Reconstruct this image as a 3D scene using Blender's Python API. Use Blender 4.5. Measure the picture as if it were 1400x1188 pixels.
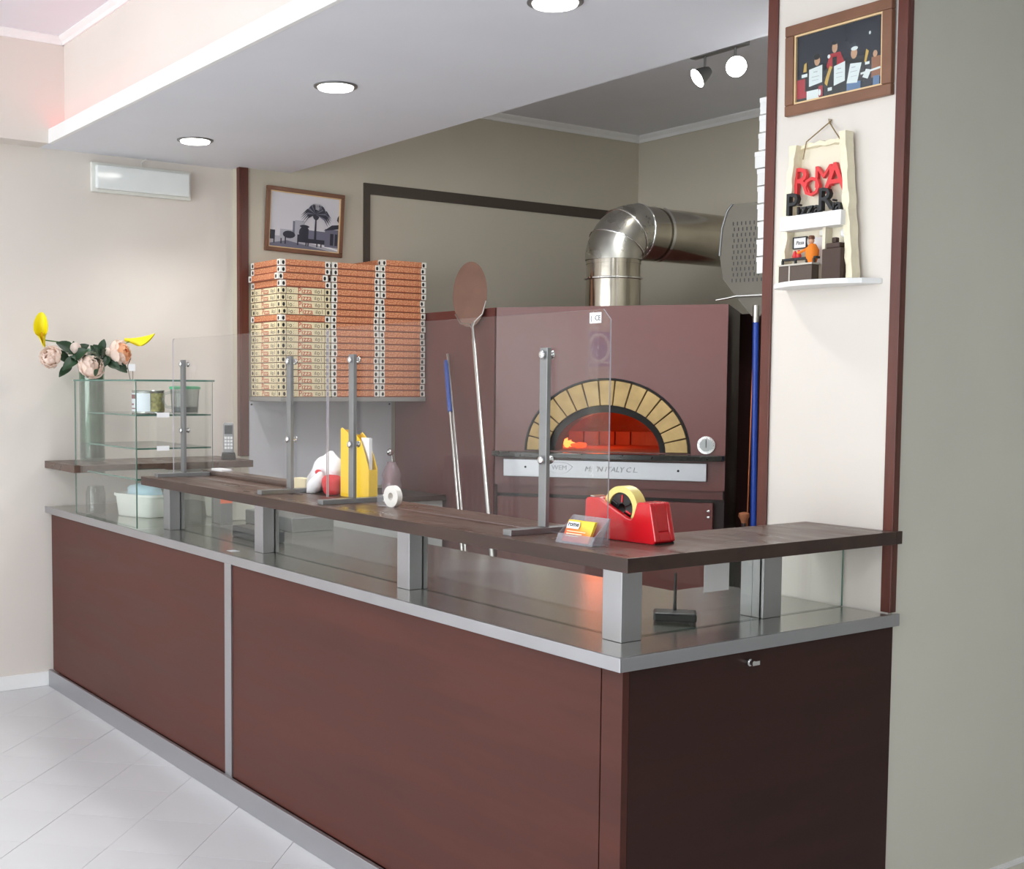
import bpy, math, random
from mathutils import Matrix, Vector
random.seed(7)
SC = bpy.context.scene
COL = SC.collection
for o in list(bpy.data.objects): bpy.data.objects.remove(o)

# ------------------------------------------------------------------ camera
FPX, CX, CY = 1700.3, 583.6, 637.53
YAW, PITCH, ROLL = .968984, -.0646105, .00640404
CAMP = Vector((0, 0, 1.5))
_f = Vector((-math.sin(YAW)*math.cos(PITCH), math.cos(YAW)*math.cos(PITCH), math.sin(PITCH)))
_r = _f.cross(Vector((0, 0, 1))).normalized(); _u = _r.cross(_f)
_c, _s = math.cos(ROLL), math.sin(ROLL)
CR, CU, CB = _c*_r+_s*_u, -_s*_r+_c*_u, -_f
cd = bpy.data.cameras.new('camera'); cam = bpy.data.objects.new('camera', cd); COL.objects.link(cam)
cam.matrix_world = Matrix(((CR.x, CU.x, CB.x, CAMP.x), (CR.y, CU.y, CB.y, CAMP.y), (CR.z, CU.z, CB.z, CAMP.z), (0, 0, 0, 1)))
cd.sensor_width = 36; cd.lens = 36*FPX/1400
cd.shift_x = (700-CX)/1400; cd.shift_y = (CY-594)/1400
cd.clip_start = .05; cd.clip_end = 200
SC.camera = cam
def pix(x, y, ax, v):
    "photo pixel -> point on the plane axis=v"
    d = CR*((x-CX)/FPX) - CU*((y-CY)/FPX) - CB
    return CAMP + d*((v-CAMP[ax])/d[ax])

# ------------------------------------------------------------------ view, world, daylight
vs = SC.view_settings
vs.view_transform = 'Standard'; vs.look = 'None'; vs.gamma = 1; vs.use_curve_mapping = False
vs.exposure = 0.04
W = bpy.data.worlds.new('World'); SC.world = W; W.use_nodes = True
bg = W.node_tree.nodes['Background']; bg.inputs[0].default_value = (.96, .97, 1, 1); bg.inputs[1].default_value = 4.0
def area(name, loc, rot, sx, sy, power, col):
    l = bpy.data.lights.new(name, 'AREA'); l.shape = 'RECTANGLE'; l.size = sx; l.size_y = sy; l.energy = power; l.color = col
    o = bpy.data.objects.new(name, l); COL.objects.link(o); o.location = loc; o.rotation_euler = rot
    return o
area('daylight_shopfront', (-2.3, -4.25, 1.55), (math.radians(90), 0, 0), 6.6, 2.3, 200, (.95, .97, 1))

# ------------------------------------------------------------------ materials
def lin(c): return tuple(((v/255)/12.92 if v/255 <= .04045 else ((v/255+.055)/1.055)**2.4) for v in c)+(1,)
class NT:
    def __init__(s, m): s.t = m.node_tree; s.n = s.t.nodes
    def new(s, t, **k):
        n = s.n.new(t)
        for a, b in k.items(): setattr(n, a, b)
        return n
    def link(s, a, b): s.t.links.new(a, b)
    def math(s, op, a, b=None, c=None):
        n = s.new('ShaderNodeMath', operation=op)
        for i, v in enumerate((a, b, c)):
            if v is None: continue
            if isinstance(v, (int, float)): n.inputs[i].default_value = v
            else: s.link(v, n.inputs[i])
        return n.outputs[0]
    def mix(s, fac, a, b):
        n = s.new('ShaderNodeMix', data_type='RGBA')
        for i, v in ((0, fac), (6, a), (7, b)):
            if isinstance(v, (int, float, tuple)): n.inputs[i].default_value = v
            else: s.link(v, n.inputs[i])
        return n.outputs[2]
MATS = {}
def mat(name, rgb, rough=.5, metal=0, var=0, scale=6, stretch=(1, 1, 1), bump=0, bscale=60, rvar=0, spec=.5, trans=0, coat=0):
    if name in MATS: return MATS[name]
    m = bpy.data.materials.new(name); m.use_nodes = True; t = NT(m); b = t.n['Principled BSDF']
    c = lin(rgb); b.inputs['Base Color'].default_value = c; b.inputs['Roughness'].default_value = rough
    b.inputs['Metallic'].default_value = metal; b.inputs['Specular IOR Level'].default_value = spec
    b.inputs['Transmission Weight'].default_value = trans; b.inputs['Coat Weight'].default_value = coat
    tc = t.new('ShaderNodeTexCoord'); mp = t.new('ShaderNodeMapping'); mp.inputs[3].default_value = stretch
    t.link(tc.outputs['Object'], mp.inputs[0])
    nz = t.new('ShaderNodeTexNoise'); nz.inputs['Scale'].default_value = scale; nz.inputs['Detail'].default_value = 5
    t.link(mp.outputs[0], nz.inputs['Vector'])
    v = max(var, .02)
    d = tuple(x*(1-v) for x in c[:3])+(1,); l = tuple(min(1, x*(1+v)) for x in c[:3])+(1,)
    rp = t.new('ShaderNodeMapRange'); rp.inputs[1].default_value = .3; rp.inputs[2].default_value = .7
    t.link(nz.outputs[0], rp.inputs[0])
    t.link(t.mix(rp.outputs[0], d, l), b.inputs['Base Color'])
    if rvar:
        q = t.new('ShaderNodeMapRange'); q.inputs[1].default_value = .3; q.inputs[2].default_value = .7
        q.inputs[3].default_value = max(.02, rough-rvar); q.inputs[4].default_value = rough+rvar
        t.link(nz.outputs[0], q.inputs[0]); t.link(q.outputs[0], b.inputs['Roughness'])
    if bump:
        n2 = t.new('ShaderNodeTexNoise'); n2.inputs['Scale'].default_value = bscale; n2.inputs['Detail'].default_value = 4
        t.link(mp.outputs[0], n2.inputs['Vector'])
        bp = t.new('ShaderNodeBump'); bp.inputs['Strength'].default_value = bump; bp.inputs['Distance'].default_value = .004
        t.link(n2.outputs[0], bp.inputs['Height']); t.link(bp.outputs[0], b.inputs['Normal'])
    MATS[name] = m; return m
def emit(name, rgb, strength):
    if name in MATS: return MATS[name]
    m = bpy.data.materials.new(name); m.use_nodes = True; t = NT(m)
    e = t.new('ShaderNodeEmission'); e.inputs[0].default_value = lin(rgb); e.inputs[1].default_value = strength
    t.link(e.outputs[0], t.n['Material Output'].inputs[0]); MATS[name] = m; return m
def glass(name, rgb, refl=.04, rough=0., haze=0.):
    if name in MATS: return MATS[name]
    m = bpy.data.materials.new(name); m.use_nodes = True; t = NT(m); t.n.remove(t.n['Principled BSDF'])
    lw = t.new('ShaderNodeLayerWeight'); lw.inputs[0].default_value = .5
    p = t.math('POWER', lw.outputs['Facing'], 5.); fac = t.math('MULTIPLY_ADD', p, 1-refl, refl)
    tr = t.new('ShaderNodeBsdfTransparent'); tr.inputs[0].default_value = lin(rgb)
    gl = t.new('ShaderNodeBsdfGlossy'); gl.inputs['Roughness'].default_value = rough
    mx = t.new('ShaderNodeMixShader'); t.link(fac, mx.inputs[0]); t.link(tr.outputs[0], mx.inputs[1]); t.link(gl.outputs[0], mx.inputs[2])
    out = mx
    if haze:
        df = t.new('ShaderNodeBsdfDiffuse'); df.inputs[0].default_value = (.9, .9, .92, 1)
        m2 = t.new('ShaderNodeMixShader'); m2.inputs[0].default_value = haze
        t.link(mx.outputs[0], m2.inputs[1]); t.link(df.outputs[0], m2.inputs[2]); out = m2
    t.link(out.outputs[0], t.n['Material Output'].inputs[0]); MATS[name] = m; return m

PAINT = mat('wall_paint', (224, 216, 209), .75, var=.02, scale=2, bump=.06, bscale=120)
PAINTW = mat('pilaster_paint', (220, 213, 206), .7, var=.015, scale=2, bump=.05, bscale=120)
PAINTR = mat('grey_wall_paint', (212, 210, 198), .75, var=.03, scale=1.5, bump=.05, bscale=120)
PAINTK = mat('kitchen_paint', (198, 190, 174), .75, var=.02, scale=2, bump=.06, bscale=120)
CEIL = mat('ceiling_paint', (230, 231, 238), .7, var=.01, scale=2)
WHITE = mat('white_gloss', (240, 240, 240), .4)
TILE = mat('floor_tile', (208, 208, 210), .33, var=.015, scale=3, rvar=.04)
GROUT = mat('grout', (203, 203, 205), .6)
TRIM = mat('trim_wood', (92, 44, 34), .38, var=.25, scale=5, stretch=(6, 6, .6))
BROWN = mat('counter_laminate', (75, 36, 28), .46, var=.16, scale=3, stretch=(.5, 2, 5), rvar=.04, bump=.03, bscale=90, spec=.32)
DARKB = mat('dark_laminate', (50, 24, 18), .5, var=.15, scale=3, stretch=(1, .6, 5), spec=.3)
SLAB = mat('bar_wood', (84, 62, 52), .34, var=.18, scale=5, stretch=(.7, 3, 3), rvar=.10)
SLABE = mat('bar_edge', (54, 34, 26), .45, var=.25, scale=6, stretch=(.4, 4, 4))
STEEL = mat('brushed_steel', (178, 178, 182), .36, .9, var=.02, scale=12, stretch=(1, 1, 1), rvar=.02)
STEELM = mat('polished_steel', (188, 188, 182), .22, .88, var=.02, scale=5)
STEELG = mat('grey_steel', (140, 141, 142), .42, .7, var=.06, scale=20)
CHROME = mat('chrome', (225, 225, 225), .08, 1)
OVEN = mat('oven_enamel', (106, 60, 56), .34, var=.06, scale=3, rvar=.04)
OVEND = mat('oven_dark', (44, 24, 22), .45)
BLACK = mat('black_plastic', (20, 20, 22), .4)
GRANITE = mat('black_granite', (38, 38, 36), .18, var=.3, scale=80)
SOOT = mat('sooty_steel', (30, 28, 27), .5, .6)
BRICK = mat('arch_brick', (186, 158, 108), .85, var=.14, scale=14, bump=.3, bscale=60)
MORTAR = mat('mortar', (92, 74, 52), .9)
REFR = mat('refractory', (196, 120, 84), .9, var=.15, scale=8, bump=.4, bscale=30)
GLASS = glass('clear_glass', (252, 254, 253), .04)
GLASSE = mat('glass_edge', (70, 112, 100), .15, 0, spec=.8)
PLEXI = glass('acrylic_sheet', (254, 254, 254), .032)
PLEXE = mat('acrylic_edge', (190, 185, 195), .2)
RED = mat('red_plastic', (205, 22, 34), .22, coat=.4)
YELLOW = mat('yellow_plastic', (248, 205, 40), .35)
PAPER = mat('white_paper', (238, 238, 240), .8)
CREAM = mat('cream_card', (232, 219, 182), .7)
GREEN = mat('leaf_green', (34, 62, 38), .5, var=.3, scale=20)
STEMG = mat('stem_green', (78, 110, 46), .55)
PEACH = mat('peony_petal', (255, 230, 212), .7, var=.06, scale=12)
PEACHD = mat('peony_heart', (250, 186, 142), .7)
CALLA = mat('calla_yellow', (240, 222, 20), .5)
for _m, _c in ((PEACH, (255, 240, 230)), (PEACHD, (255, 206, 166))):
    _t = NT(_m); _d = _t.new('ShaderNodeBsdfDiffuse'); _l = _t.new('ShaderNodeBsdfTranslucent'); _x = _t.new('ShaderNodeMixShader'); _x.inputs[0].default_value = .42
    for _n in (_d, _l): _n.inputs[0].default_value = lin(_c)
    _t.link(_d.outputs[0], _x.inputs[1]); _t.link(_l.outputs[0], _x.inputs[2]); _t.link(_x.outputs[0], _t.n['Material Output'].inputs[0])
PLASTW = mat('white_plastic', (228, 228, 222), .45)

# ------------------------------------------------------------------ mesh builder
class B:
    def __init__(s): s.v = []; s.f = []; s.m = []; s.uv = {}
    def add(s, vs, fs, m=0):
        k = len(s.v); s.v += [tuple(p) for p in vs]
        for f in fs: s.f.append(tuple(k+i for i in f)); s.m.append(m)
        return s
    def box(s, x0, x1, y0, y1, z0, z1, m=0, T=None):
        vs = [(x, y, z) for z in (z0, z1) for y in (y0, y1) for x in (x0, x1)]
        if T: vs = [T @ Vector(p) for p in vs]
        return s.add(vs, [(0, 2, 3, 1), (4, 5, 7, 6), (0, 1, 5, 4), (2, 6, 7, 3), (0, 4, 6, 2), (1, 3, 7, 5)], m)
    def pane(s, x0, x1, y0, y1, z0, z1, m=0, e=1):
        d = (x1-x0, y1-y0, z1-z0); ax = d.index(min(d)); n = len(s.f)
        s.box(x0, x1, y0, y1, z0, z1, m)
        for i, a in enumerate((2, 2, 1, 1, 0, 0)):
            if a != ax: s.m[n+i] = e
        return s
    def prism(s, poly, ax, a0, a1, m=0, ms=None, T=None):
        n = len(poly)
        def P(p, a): return {'x': (a, p[0], p[1]), 'y': (p[0], a, p[1]), 'z': (p[0], p[1], a)}[ax]
        vs = [P(p, a0) for p in poly]+[P(p, a1) for p in poly]
        if T: vs = [T @ Vector(p) for p in vs]
        s.add(vs, [tuple(range(n)), tuple(range(2*n-1, n-1, -1))], m)
        k = len(s.v)-2*n
        for i in range(n):
            j = (i+1) % n; s.f.append((k+i, k+i+n, k+j+n, k+j)); s.m.append(m if ms is None else ms)
        return s
    def ring(s, rings, closed=True, c0=True, c1=True, m=0):
        n = len(rings[0]); k = len(s.v)
        for r in rings: s.v += [tuple(p) for p in r]
        for i in range(len(rings)-1):
            for j in range(n if closed else n-1):
                a = k+i*n+j; b = k+i*n+(j+1) % n; s.f.append((a, b, b+n, a+n)); s.m.append(m)
        if c0: s.f.append(tuple(k+j for j in range(n-1, -1, -1))); s.m.append(m)
        if c1: s.f.append(tuple(k+(len(rings)-1)*n+j for j in range(n))); s.m.append(m)
        return s
    def tube(s, pts, r, n=10, m=0, caps=True):
        pts = [Vector(p) for p in pts]; R = []; up = None
        rs = r if isinstance(r, (list, tuple)) else [r]*len(pts)
        for i, p in enumerate(pts):
            d = (pts[min(i+1, len(pts)-1)]-pts[max(i-1, 0)]).normalized()
            if up is None: up = Vector((0, 0, 1)) if abs(d.z) < .9 else Vector((1, 0, 0))
            a = d.cross(up).normalized(); up = a.cross(d).normalized()
            R.append([p+(a*math.cos(t)+up*math.sin(t))*rs[i] for t in [2*math.pi*j/n for j in range(n)]])
        return s.ring(R, True, caps, caps, m)
    def lathe(s, prof, c=(0, 0, 0), n=32, m=0, caps=(True, True), sx=1, sy=1):
        R = [[(c[0]+sx*r*math.cos(2*math.pi*j/n), c[1]+sy*r*math.sin(2*math.pi*j/n), c[2]+z) for j in range(n)] for r, z in prof]
        return s.ring(R, True, caps[0], caps[1], m)
    def ball(s, c, r, n=16, k=10, m=0, T=None):
        r = r if isinstance(r, (list, tuple)) else (r, r, r)
        R = []
        for i in range(k+1):
            a = -math.pi/2+math.pi*(i+.02)/(k+.04); q = math.cos(a)
            R.append([Vector((r[0]*q*math.cos(2*math.pi*j/n), r[1]*q*math.sin(2*math.pi*j/n), r[2]*math.sin(a))) for j in range(n)])
        R = [[(T @ p if T else p)+Vector(c) for p in q] for q in R]
        return s.ring(R, True, True, True, m)
    def patch(s, fn, nu, nv, m=0):
        k = len(s.v)
        for i in range(nu+1):
            for j in range(nv+1): s.v.append(tuple(fn(i/nu, j/nv)))
        for i in range(nu):
            for j in range(nv):
                a = k+i*(nv+1)+j; s.f.append((a, a+1, a+nv+2, a+nv+1)); s.m.append(m)
        return s
    def mesh(s, name, mats, smooth=None):
        me = bpy.data.meshes.new(name); me.from_pydata(s.v, [], s.f)
        for m in (mats if isinstance(mats, (list, tuple)) else [mats]): me.materials.append(m)
        me.polygons.foreach_set('material_index', s.m)
        if smooth is not None:
            me.polygons.foreach_set('use_smooth', [True]*len(s.f)); me.set_sharp_from_angle(angle=math.radians(smooth))
        me.update(); return me
    def build(s, name, mats, parent=None, smooth=None, bevel=0, loc=None):
        o = bpy.data.objects.new(name, s.mesh(name, mats, smooth)); COL.objects.link(o)
        if parent: o.parent = parent
        if loc is not None: o.location = loc
        if bevel:
            b = o.modifiers.new('bevel', 'BEVEL'); b.width = bevel; b.segments = 2; b.limit_method = 'ANGLE'; b.angle_limit = math.radians(40)
        return o
def thing(name, label, cat, loc=(0, 0, 0), rz=0, group=None):
    o = bpy.data.objects.new(name, None); COL.objects.link(o); o.empty_display_size = .05
    o.location = loc; o.rotation_euler = (0, 0, rz); return tag(o, label, cat, group)
def tag(o, label, cat, group=None):
    o['label'] = label; o['category'] = cat
    if group: o['group'] = group
    return o
def struct(o, label=None):
    o['kind'] = 'structure'
    if label: o['label'] = label
    return o
def bx(name, m, parent, *a, bevel=0, **k): return B().box(*a).build(name, m, parent, bevel=bevel, **k)
def link_copy(o, parent=None, loc=None):
    c = o.copy(); COL.objects.link(c)
    if parent is not None: c.parent = parent
    if loc is not None: c.location = loc
    return c
def text(name, s, size, m, parent, T, extrude=.0006, align='CENTER', shear=0, bold=0, space=1):
    cu = bpy.data.curves.new(name, 'FONT'); cu.body = s; cu.size = size; cu.extrude = extrude; cu.align_x = align; cu.align_y = 'CENTER'
    cu.shear = shear; cu.offset = bold; cu.space_character = space; cu.resolution_u = 2
    t = bpy.data.objects.new(name, cu); COL.objects.link(t)
    bpy.context.view_layer.update()
    me = bpy.data.meshes.new_from_object(t.evaluated_get(bpy.context.evaluated_depsgraph_get()))
    bpy.data.objects.remove(t); bpy.data.curves.remove(cu)
    me.materials.clear(); me.materials.append(m); me.transform(T)
    o = bpy.data.objects.new(name, me); COL.objects.link(o); o.parent = parent; return o
R90 = Matrix.Rotation(math.radians(90), 4, 'X')
def Ty(x, y, z): return Matrix.Translation((x, y, z)) @ R90                       # text facing -Y
def Tx(x, y, z): return Matrix.Translation((x, y, z)) @ Matrix.Rotation(math.radians(90), 4, 'Z') @ R90   # facing +X
# ================================================================== structure
XL, XK, ZS = -6.11, -6.02, 2.64
YP = 2.91                    # face of the right pilaster
# floor: base slab, diagonal tiles
fl = struct(bx('floor', GROUT, None, -6.4, 2.8, -4.3, 7.2, -.12, -.003), 'pale grey floor of square tiles laid diagonally')
P = .288; u0, v0 = -1.155, 3.965
g = .0008
tm = B().box(-P/2+g, P/2-g, -P/2+g, P/2-g, -.02, 0).mesh('tile', TILE)
rest = B()
RZ45 = Matrix.Rotation(math.radians(45), 4, 'Z')
cells = []
for i in range(-40, 40):
    for j in range(-40, 40):
        uu, vv = u0+(i+.5)*P, v0+(j+.5)*P
        x, y = (uu-vv)/2**.5, (uu+vv)/2**.5
        if XL+.02 < x < 2.5 and -4.0 < y < 2.0 or (-2.0 < x < 2.5 and 2.0 <= y < 6.8):
            near = -6.2 < x < -2.9 and -.55 < y < 2.0
            if near:
                o = bpy.data.objects.new('tile', tm); COL.objects.link(o); o.parent = fl
                o.location = (x, y, random.uniform(-.0006, 0)); o.rotation_euler = (0, 0, math.radians(45)); cells.append(o)
            else:
                rest.box(-P/2+g, P/2-g, -P/2+g, P/2-g, -.02, 0, 0, Matrix.Translation((x, y, 0)) @ RZ45)
ro = rest.build('tile_field', TILE, fl); ro['kind'] = 'stuff'

# left wall with street door opening, bulkhead above
b = B()
b.box(-6.36, XL, -4.3, -2.6, 0, 3.2); b.box(-6.36, XL, -1.28, 2.93, 0, 3.2); b.box(-6.36, XL, -2.6, -1.28, 2.35, 3.2)
struct(b.build('wall_left', PAINT), 'pale beige plaster wall with the emergency lamp')
struct(B().box(XL, -5.97, -4.2, 1.905, ZS, 3.16).box(XL, -5.97, 1.905, 1.985, ZS+.031, 3.16).build('wall_bulkhead', PAINT), 'pinkish beige bulkhead along the top of the left wall')
struct(bx('wall_kitchen_left', PAINTK, None, -6.36, XK, 2.93, 5.8, 0, 3.2), 'taupe kitchen wall behind the pizza boxes')
struct(bx('wall_back', PAINTK, None, -6.36, -2.3, 5.8, 6.0, 0, 3.2), 'dim taupe wall behind the oven')
struct(bx('wall_right', PAINTR, None, -2.47, -2.03, YP+.012, 7.0, 0, 3.2), 'grey green wall on the right of the counter')
struct(bx('wall_pilaster', PAINTW, None, -2.478, -2.034, YP, YP+.012, 0, 3.2), 'off white pilaster face with framed photograph')
struct(bx('wall_beam', PAINT, None, XL, 2.7, 1.985, 2.1, ZS+.03, 3.2), 'beige wall above the dropped ceiling')
struct(bx('wall_far_right', PAINTR, None, 2.6, 2.8, -4.3, 7.2, 0, 3.2))
struct(bx('wall_corridor_end', PAINTR, None, -2.1, 2.8, 7.0, 7.2, 0, 3.2))
b = B()
b.box(-6.36, 2.8, -4.3, -4.1, 0, .4); b.box(-6.36, 2.8, -4.3, -4.1, 2.7, 3.2); b.box(-6.36, -5.6, -4.3, -4.1, .4, 2.7); b.box(1.0, 2.8, -4.3, -4.1, .4, 2.7)
struct(b.build('wall_front', PAINT), 'shopfront wall with a wide window')
# ceilings
struct(bx('ceiling', CEIL, None, -6.36, 2.8, -4.3, 2.1, 3.14, 3.3), 'white upper ceiling tinted pink by the cove light')
b = B(); b.box(XL, -5.968, 1.905, 1.92, ZS, ZS+.03); b.box(XL, 2.7, 1.92, 3.23, ZS, ZS+.03); b.box(-6.02, -2.47, 3.15, 3.23, ZS+.03, 3.2)
struct(b.build('ceiling_soffit', CEIL), 'dropped white ceiling over the counter with downlights')
struct(bx('ceiling_kitchen', CEIL, None, -6.36, -2.3, 3.23, 6.0, 3.13, 3.3), 'kitchen ceiling with the track light')
struct(bx('ceiling_corridor', CEIL, None, -2.03, 2.8, 3.23, 7.2, ZS, ZS+.1))
struct(bx('trim_1', WHITE, None, -5.97, 2.7, 1.905, 1.925, ZS-.002, ZS+.066, bevel=.002), 'white fascia lip along the edge of the dropped ceiling')
# crown mouldings
def crown(name, p0, p1, inward, z, m=WHITE, w=.035):
    p0, p1, n = Vector(p0), Vector(p1), Vector(inward)
    prof = [(0, 0), (0, -w), (.3*w, -w), (w*.45, -.6*w), (w*.8, -.35*w), (w, -.15*w), (w, 0)]
    R = [[(p.x+n.x*a, p.y+n.y*a, z+c) for a, c in prof] for p in (p0, p1)]
    return struct(B().ring(R, True, True, True).build(name, m))
crown('trim_2', (-5.97, -4.1), (-5.97, 1.985), (1, 0), 3.14)
crown('trim_3', (-5.97, 1.985), (2.6, 1.985), (0, -1), 3.14)
crown('trim_4', (XK, 3.23), (XK, 5.8), (1, 0), 3.13, w=.042)
crown('trim_5', (XK, 5.8), (-2.47, 5.8), (0, -1), 3.13, w=.042)
# dark wood corner trims
def ell(name, x0, x1, y0, y1, t, sx, z0=0., z1=ZS):
    # L profile: leg along X on the -Y side, leg along Y on the sx side
    b = B(); b.box(x0, x1, y0, y0+t, z0, z1)
    b.box(*((x1-t, x1) if sx > 0 else (x0, x0+t)), y0+t, y1, z0, z1)
    return struct(b.build(name, TRIM, bevel=.0015))
ell('trim_6', -2.487, -2.452, YP-.008, YP+.06, .007, -1)
ell('trim_7', -2.055, -2.024, YP-.006, YP+.02, .006, 1, .898)
ell('trim_8', -6.044, -6.010, 2.922, 2.975, .01, 1, 1.12)
# flat frame strip on the kitchen wall
DKSTRIP = mat('strip_paint', (74, 64, 56), .6)
b = B(); b.box(XK, XK+.012, 3.69, 3.73, 1.9, 2.632); b.box(XK, XK+.012, 3.73, 5.8, 2.572, 2.632)
struct(b.build('trim_9', DKSTRIP), 'dark brown flat strip framing the kitchen wall')
struct(bx('baseboard_left', WHITE, None, XL, XL+.012, -1.28, 1.93, 0, .07, bevel=.002))
b = B(); b.box(-2.03, -2.016, 2.95, 7.0, 0, .068, 0); b.box(-2.03, -2.014, 2.95, 7.0, .068, .076, 1)
struct(b.build('baseboard_right', [PAINTR, WHITE]))
# street door and shop window (behind the photographer)
FRAME = mat('white_frame', (225, 226, 228), .4)
b = B(); y0, y1 = -2.6, -1.28
for a, c in ((y0, y0+.07), (y1-.07, y1)): b.box(-6.30, -6.16, a, c, 0, 2.35)
b.box(-6.30, -6.16, y0+.07, y1-.07, 2.28, 2.35); b.box(-6.28, -6.18, y0+.07, y1-.07, 0, .18); b.box(-6.27, -6.19, y0+.07, y1-.07, .98, 1.06)
d1 = struct(b.build('door_1', FRAME, bevel=.004), 'white framed glazed street door')
b = B(); b.pane(-6.235, -6.225, y0+.07, y1-.07, .18, .98); b.pane(-6.235, -6.225, y0+.07, y1-.07, 1.06, 2.28)
b.build('pane', [GLASS, GLASSE], d1)
b = B()
for x in (-5.6, -3.4, -1.2, .92): b.box(x, x+.08, -4.26, -4.14, .4, 2.7)
b.box(-5.6, 1.0, -4.26, -4.14, .4, .47); b.box(-5.6, 1.0, -4.26, -4.14, 2.63, 2.7)
w1 = struct(b.build('window_1', FRAME), 'wide white framed shop window')
for x in (-5.52, -3.32, -1.12):
    B().pane(x, x+2.04 if x > -1.2 else x+2.12, -4.205, -4.195, .47, 2.63).build('pane', [GLASS, GLASSE], w1)

# street outside the door
struct(bx('wall_opposite_street', mat('facade_stone', (214, 202, 184), .85, var=.1, scale=3), None, -9.5, -9.2, -9, 1, 0, 4.5), 'pale stone house front across the street')
struct(bx('ground', mat('asphalt', (120, 120, 122), .9, var=.2, scale=30), None, -9.5, -6.4, -9, 1, -.14, -.02), 'grey street outside the door')
sg = thing('shop_sign', 'blue shop sign with a white ring on the house across the street', 'sign', (-9.19, -4.55, 1.70))
bx('board', mat('sign_blue', (44, 72, 170), .4), sg, .0, .06, -.75, .75, 0, .34)
bx('stripe', PAPER, sg, .061, .063, -.75, .75, .03, .05)
B().tube([(.066, .42+.13*math.cos(a), .18+.13*math.sin(a)) for a in [2*math.pi*k/32 for k in range(33)]], .016, 8).build('ring', PAPER, sg, 60)
for k in range(5): bx('letter_block', PAPER, sg, .061, .064, .02-.11*k, .09-.11*k, .14, .22)
# ================================================================== counter
ct = thing('counter_base', 'long dark brown wood counter base with a steel plinth', 'counter', (0, 0, 0))
bx('front_panel', BROWN, ct, -6.075, -4.092, 1.93, 1.95, .083, .866)
bx('front_panel', BROWN, ct, -4.034, -2.098, 1.93, 1.95, .083, .866)
bx('front_panel', BROWN, ct, -2.094, -2.026, 1.93, 1.95, .083, .866)
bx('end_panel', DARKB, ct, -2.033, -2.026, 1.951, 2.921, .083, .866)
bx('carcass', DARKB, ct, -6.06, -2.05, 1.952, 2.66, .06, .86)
bx('carcass', DARKB, ct, -2.62, -2.05, 2.66, 2.895, .06, .86)
bx('cover_strip', STEEL, ct, -4.09, -4.036, 1.924, 1.95, .083, .866)
b = B(); b.box(-6.09, -2.02, 1.91, 1.925, 0, .083); b.box(-2.033, -2.02, 1.925, 2.921, 0, .083)
b.build('plinth', STEEL, ct, bevel=.002)
p = pix(1018, 904, 0, -2.03)
lk = B(); lk.tube([(-2.03, p.y, p.z), (-2.012, p.y, p.z)], .009, 16); lk.tube([(-2.012, p.y, p.z), (-2.0, p.y, p.z)], .006, 12)
l = lk.build('lock', CHROME, ct, 40)
B().box(-2.004, -2.001, p.y-.004, p.y+.022, p.z-.006, p.z+.004).build('key', CHROME, l)
# worktop
wt = thing('steel_worktop', 'stainless steel worktop with a brushed rim capping the counter', 'worktop')
poly = [(-6.09, 1.912), (-2.016, 1.912), (-2.016, 2.900), (-2.62, 2.900), (-2.62, 2.69), (-6.09, 2.69)]
B().prism(poly, 'z', .867, .8945).build('top', STEELM, wt)
b = B(); b.box(-6.095, -2.008, 1.904, 1.912, .864, .897); b.box(-2.016, -2.008, 1.912, 2.925, .864, .897)
b.build('rim', STEEL, wt, bevel=.0015)
# raised bar top
bt = thing('raised_bar_top', 'dark brown L-shaped wooden bar top raised on steel posts', 'bar top')
poly = [(-4.88, 1.922), (-2.008, 1.922), (-2.008, 2.915), (-2.06, 2.915), (-2.06, 2.901), (-2.305, 2.901), (-2.305, 2.25), (-4.88, 2.25)]
poly = [(-4.88, 1.922), (-2.008, 1.922), (-2.008, 2.900), (-2.305, 2.900), (-2.305, 2.25), (-4.88, 2.25)]
B().prism(poly, 'z', 1.086, 1.12, 0, 1).build('board', [SLAB, SLABE], bt, bevel=.0015)
bx('board_end', SLABE, bt, -2.0155, -2.008, 2.900, 2.925, 1.086, 1.12)
for x0 in (-4.905, -4.06, -3.11, -2.205):
    bx('post', STEEL, bt, x0, x0+.066, 2.03, 2.096, .895, 1.086, bevel=.001)
B().box(-2.242, -2.204, 2.56, 2.632, .895, 1.086).box(-2.203, -2.165, 2.56, 2.632, .895, 1.086).build('post', STEEL, bt, bevel=.001)
for x0, x1 in ((-4.839, -4.06), (-3.994, -3.11), (-3.044, -2.205)):
    B().pane(x0, x1, 2.075, 2.081, .896, 1.086).build('front_glass', [GLASS, GLASSE], bt)
B().pane(-2.178, -2.172, 2.096, 2.56, .896, 1.086).build('end_glass', [GLASS, GLASSE], bt)
B().pane(-2.178, -2.172, 2.632, 2.899, .896, 1.086).build('end_glass', [GLASS, GLASSE], bt)
b = B().box(-4.87, -3.97, 2.19, 2.25, 1.1205, 1.141)
tag(b.build('ledge_board', SLAB, bevel=.001), 'narrow dark wooden ledge lying along the back of the bar top', 'board')
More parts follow.
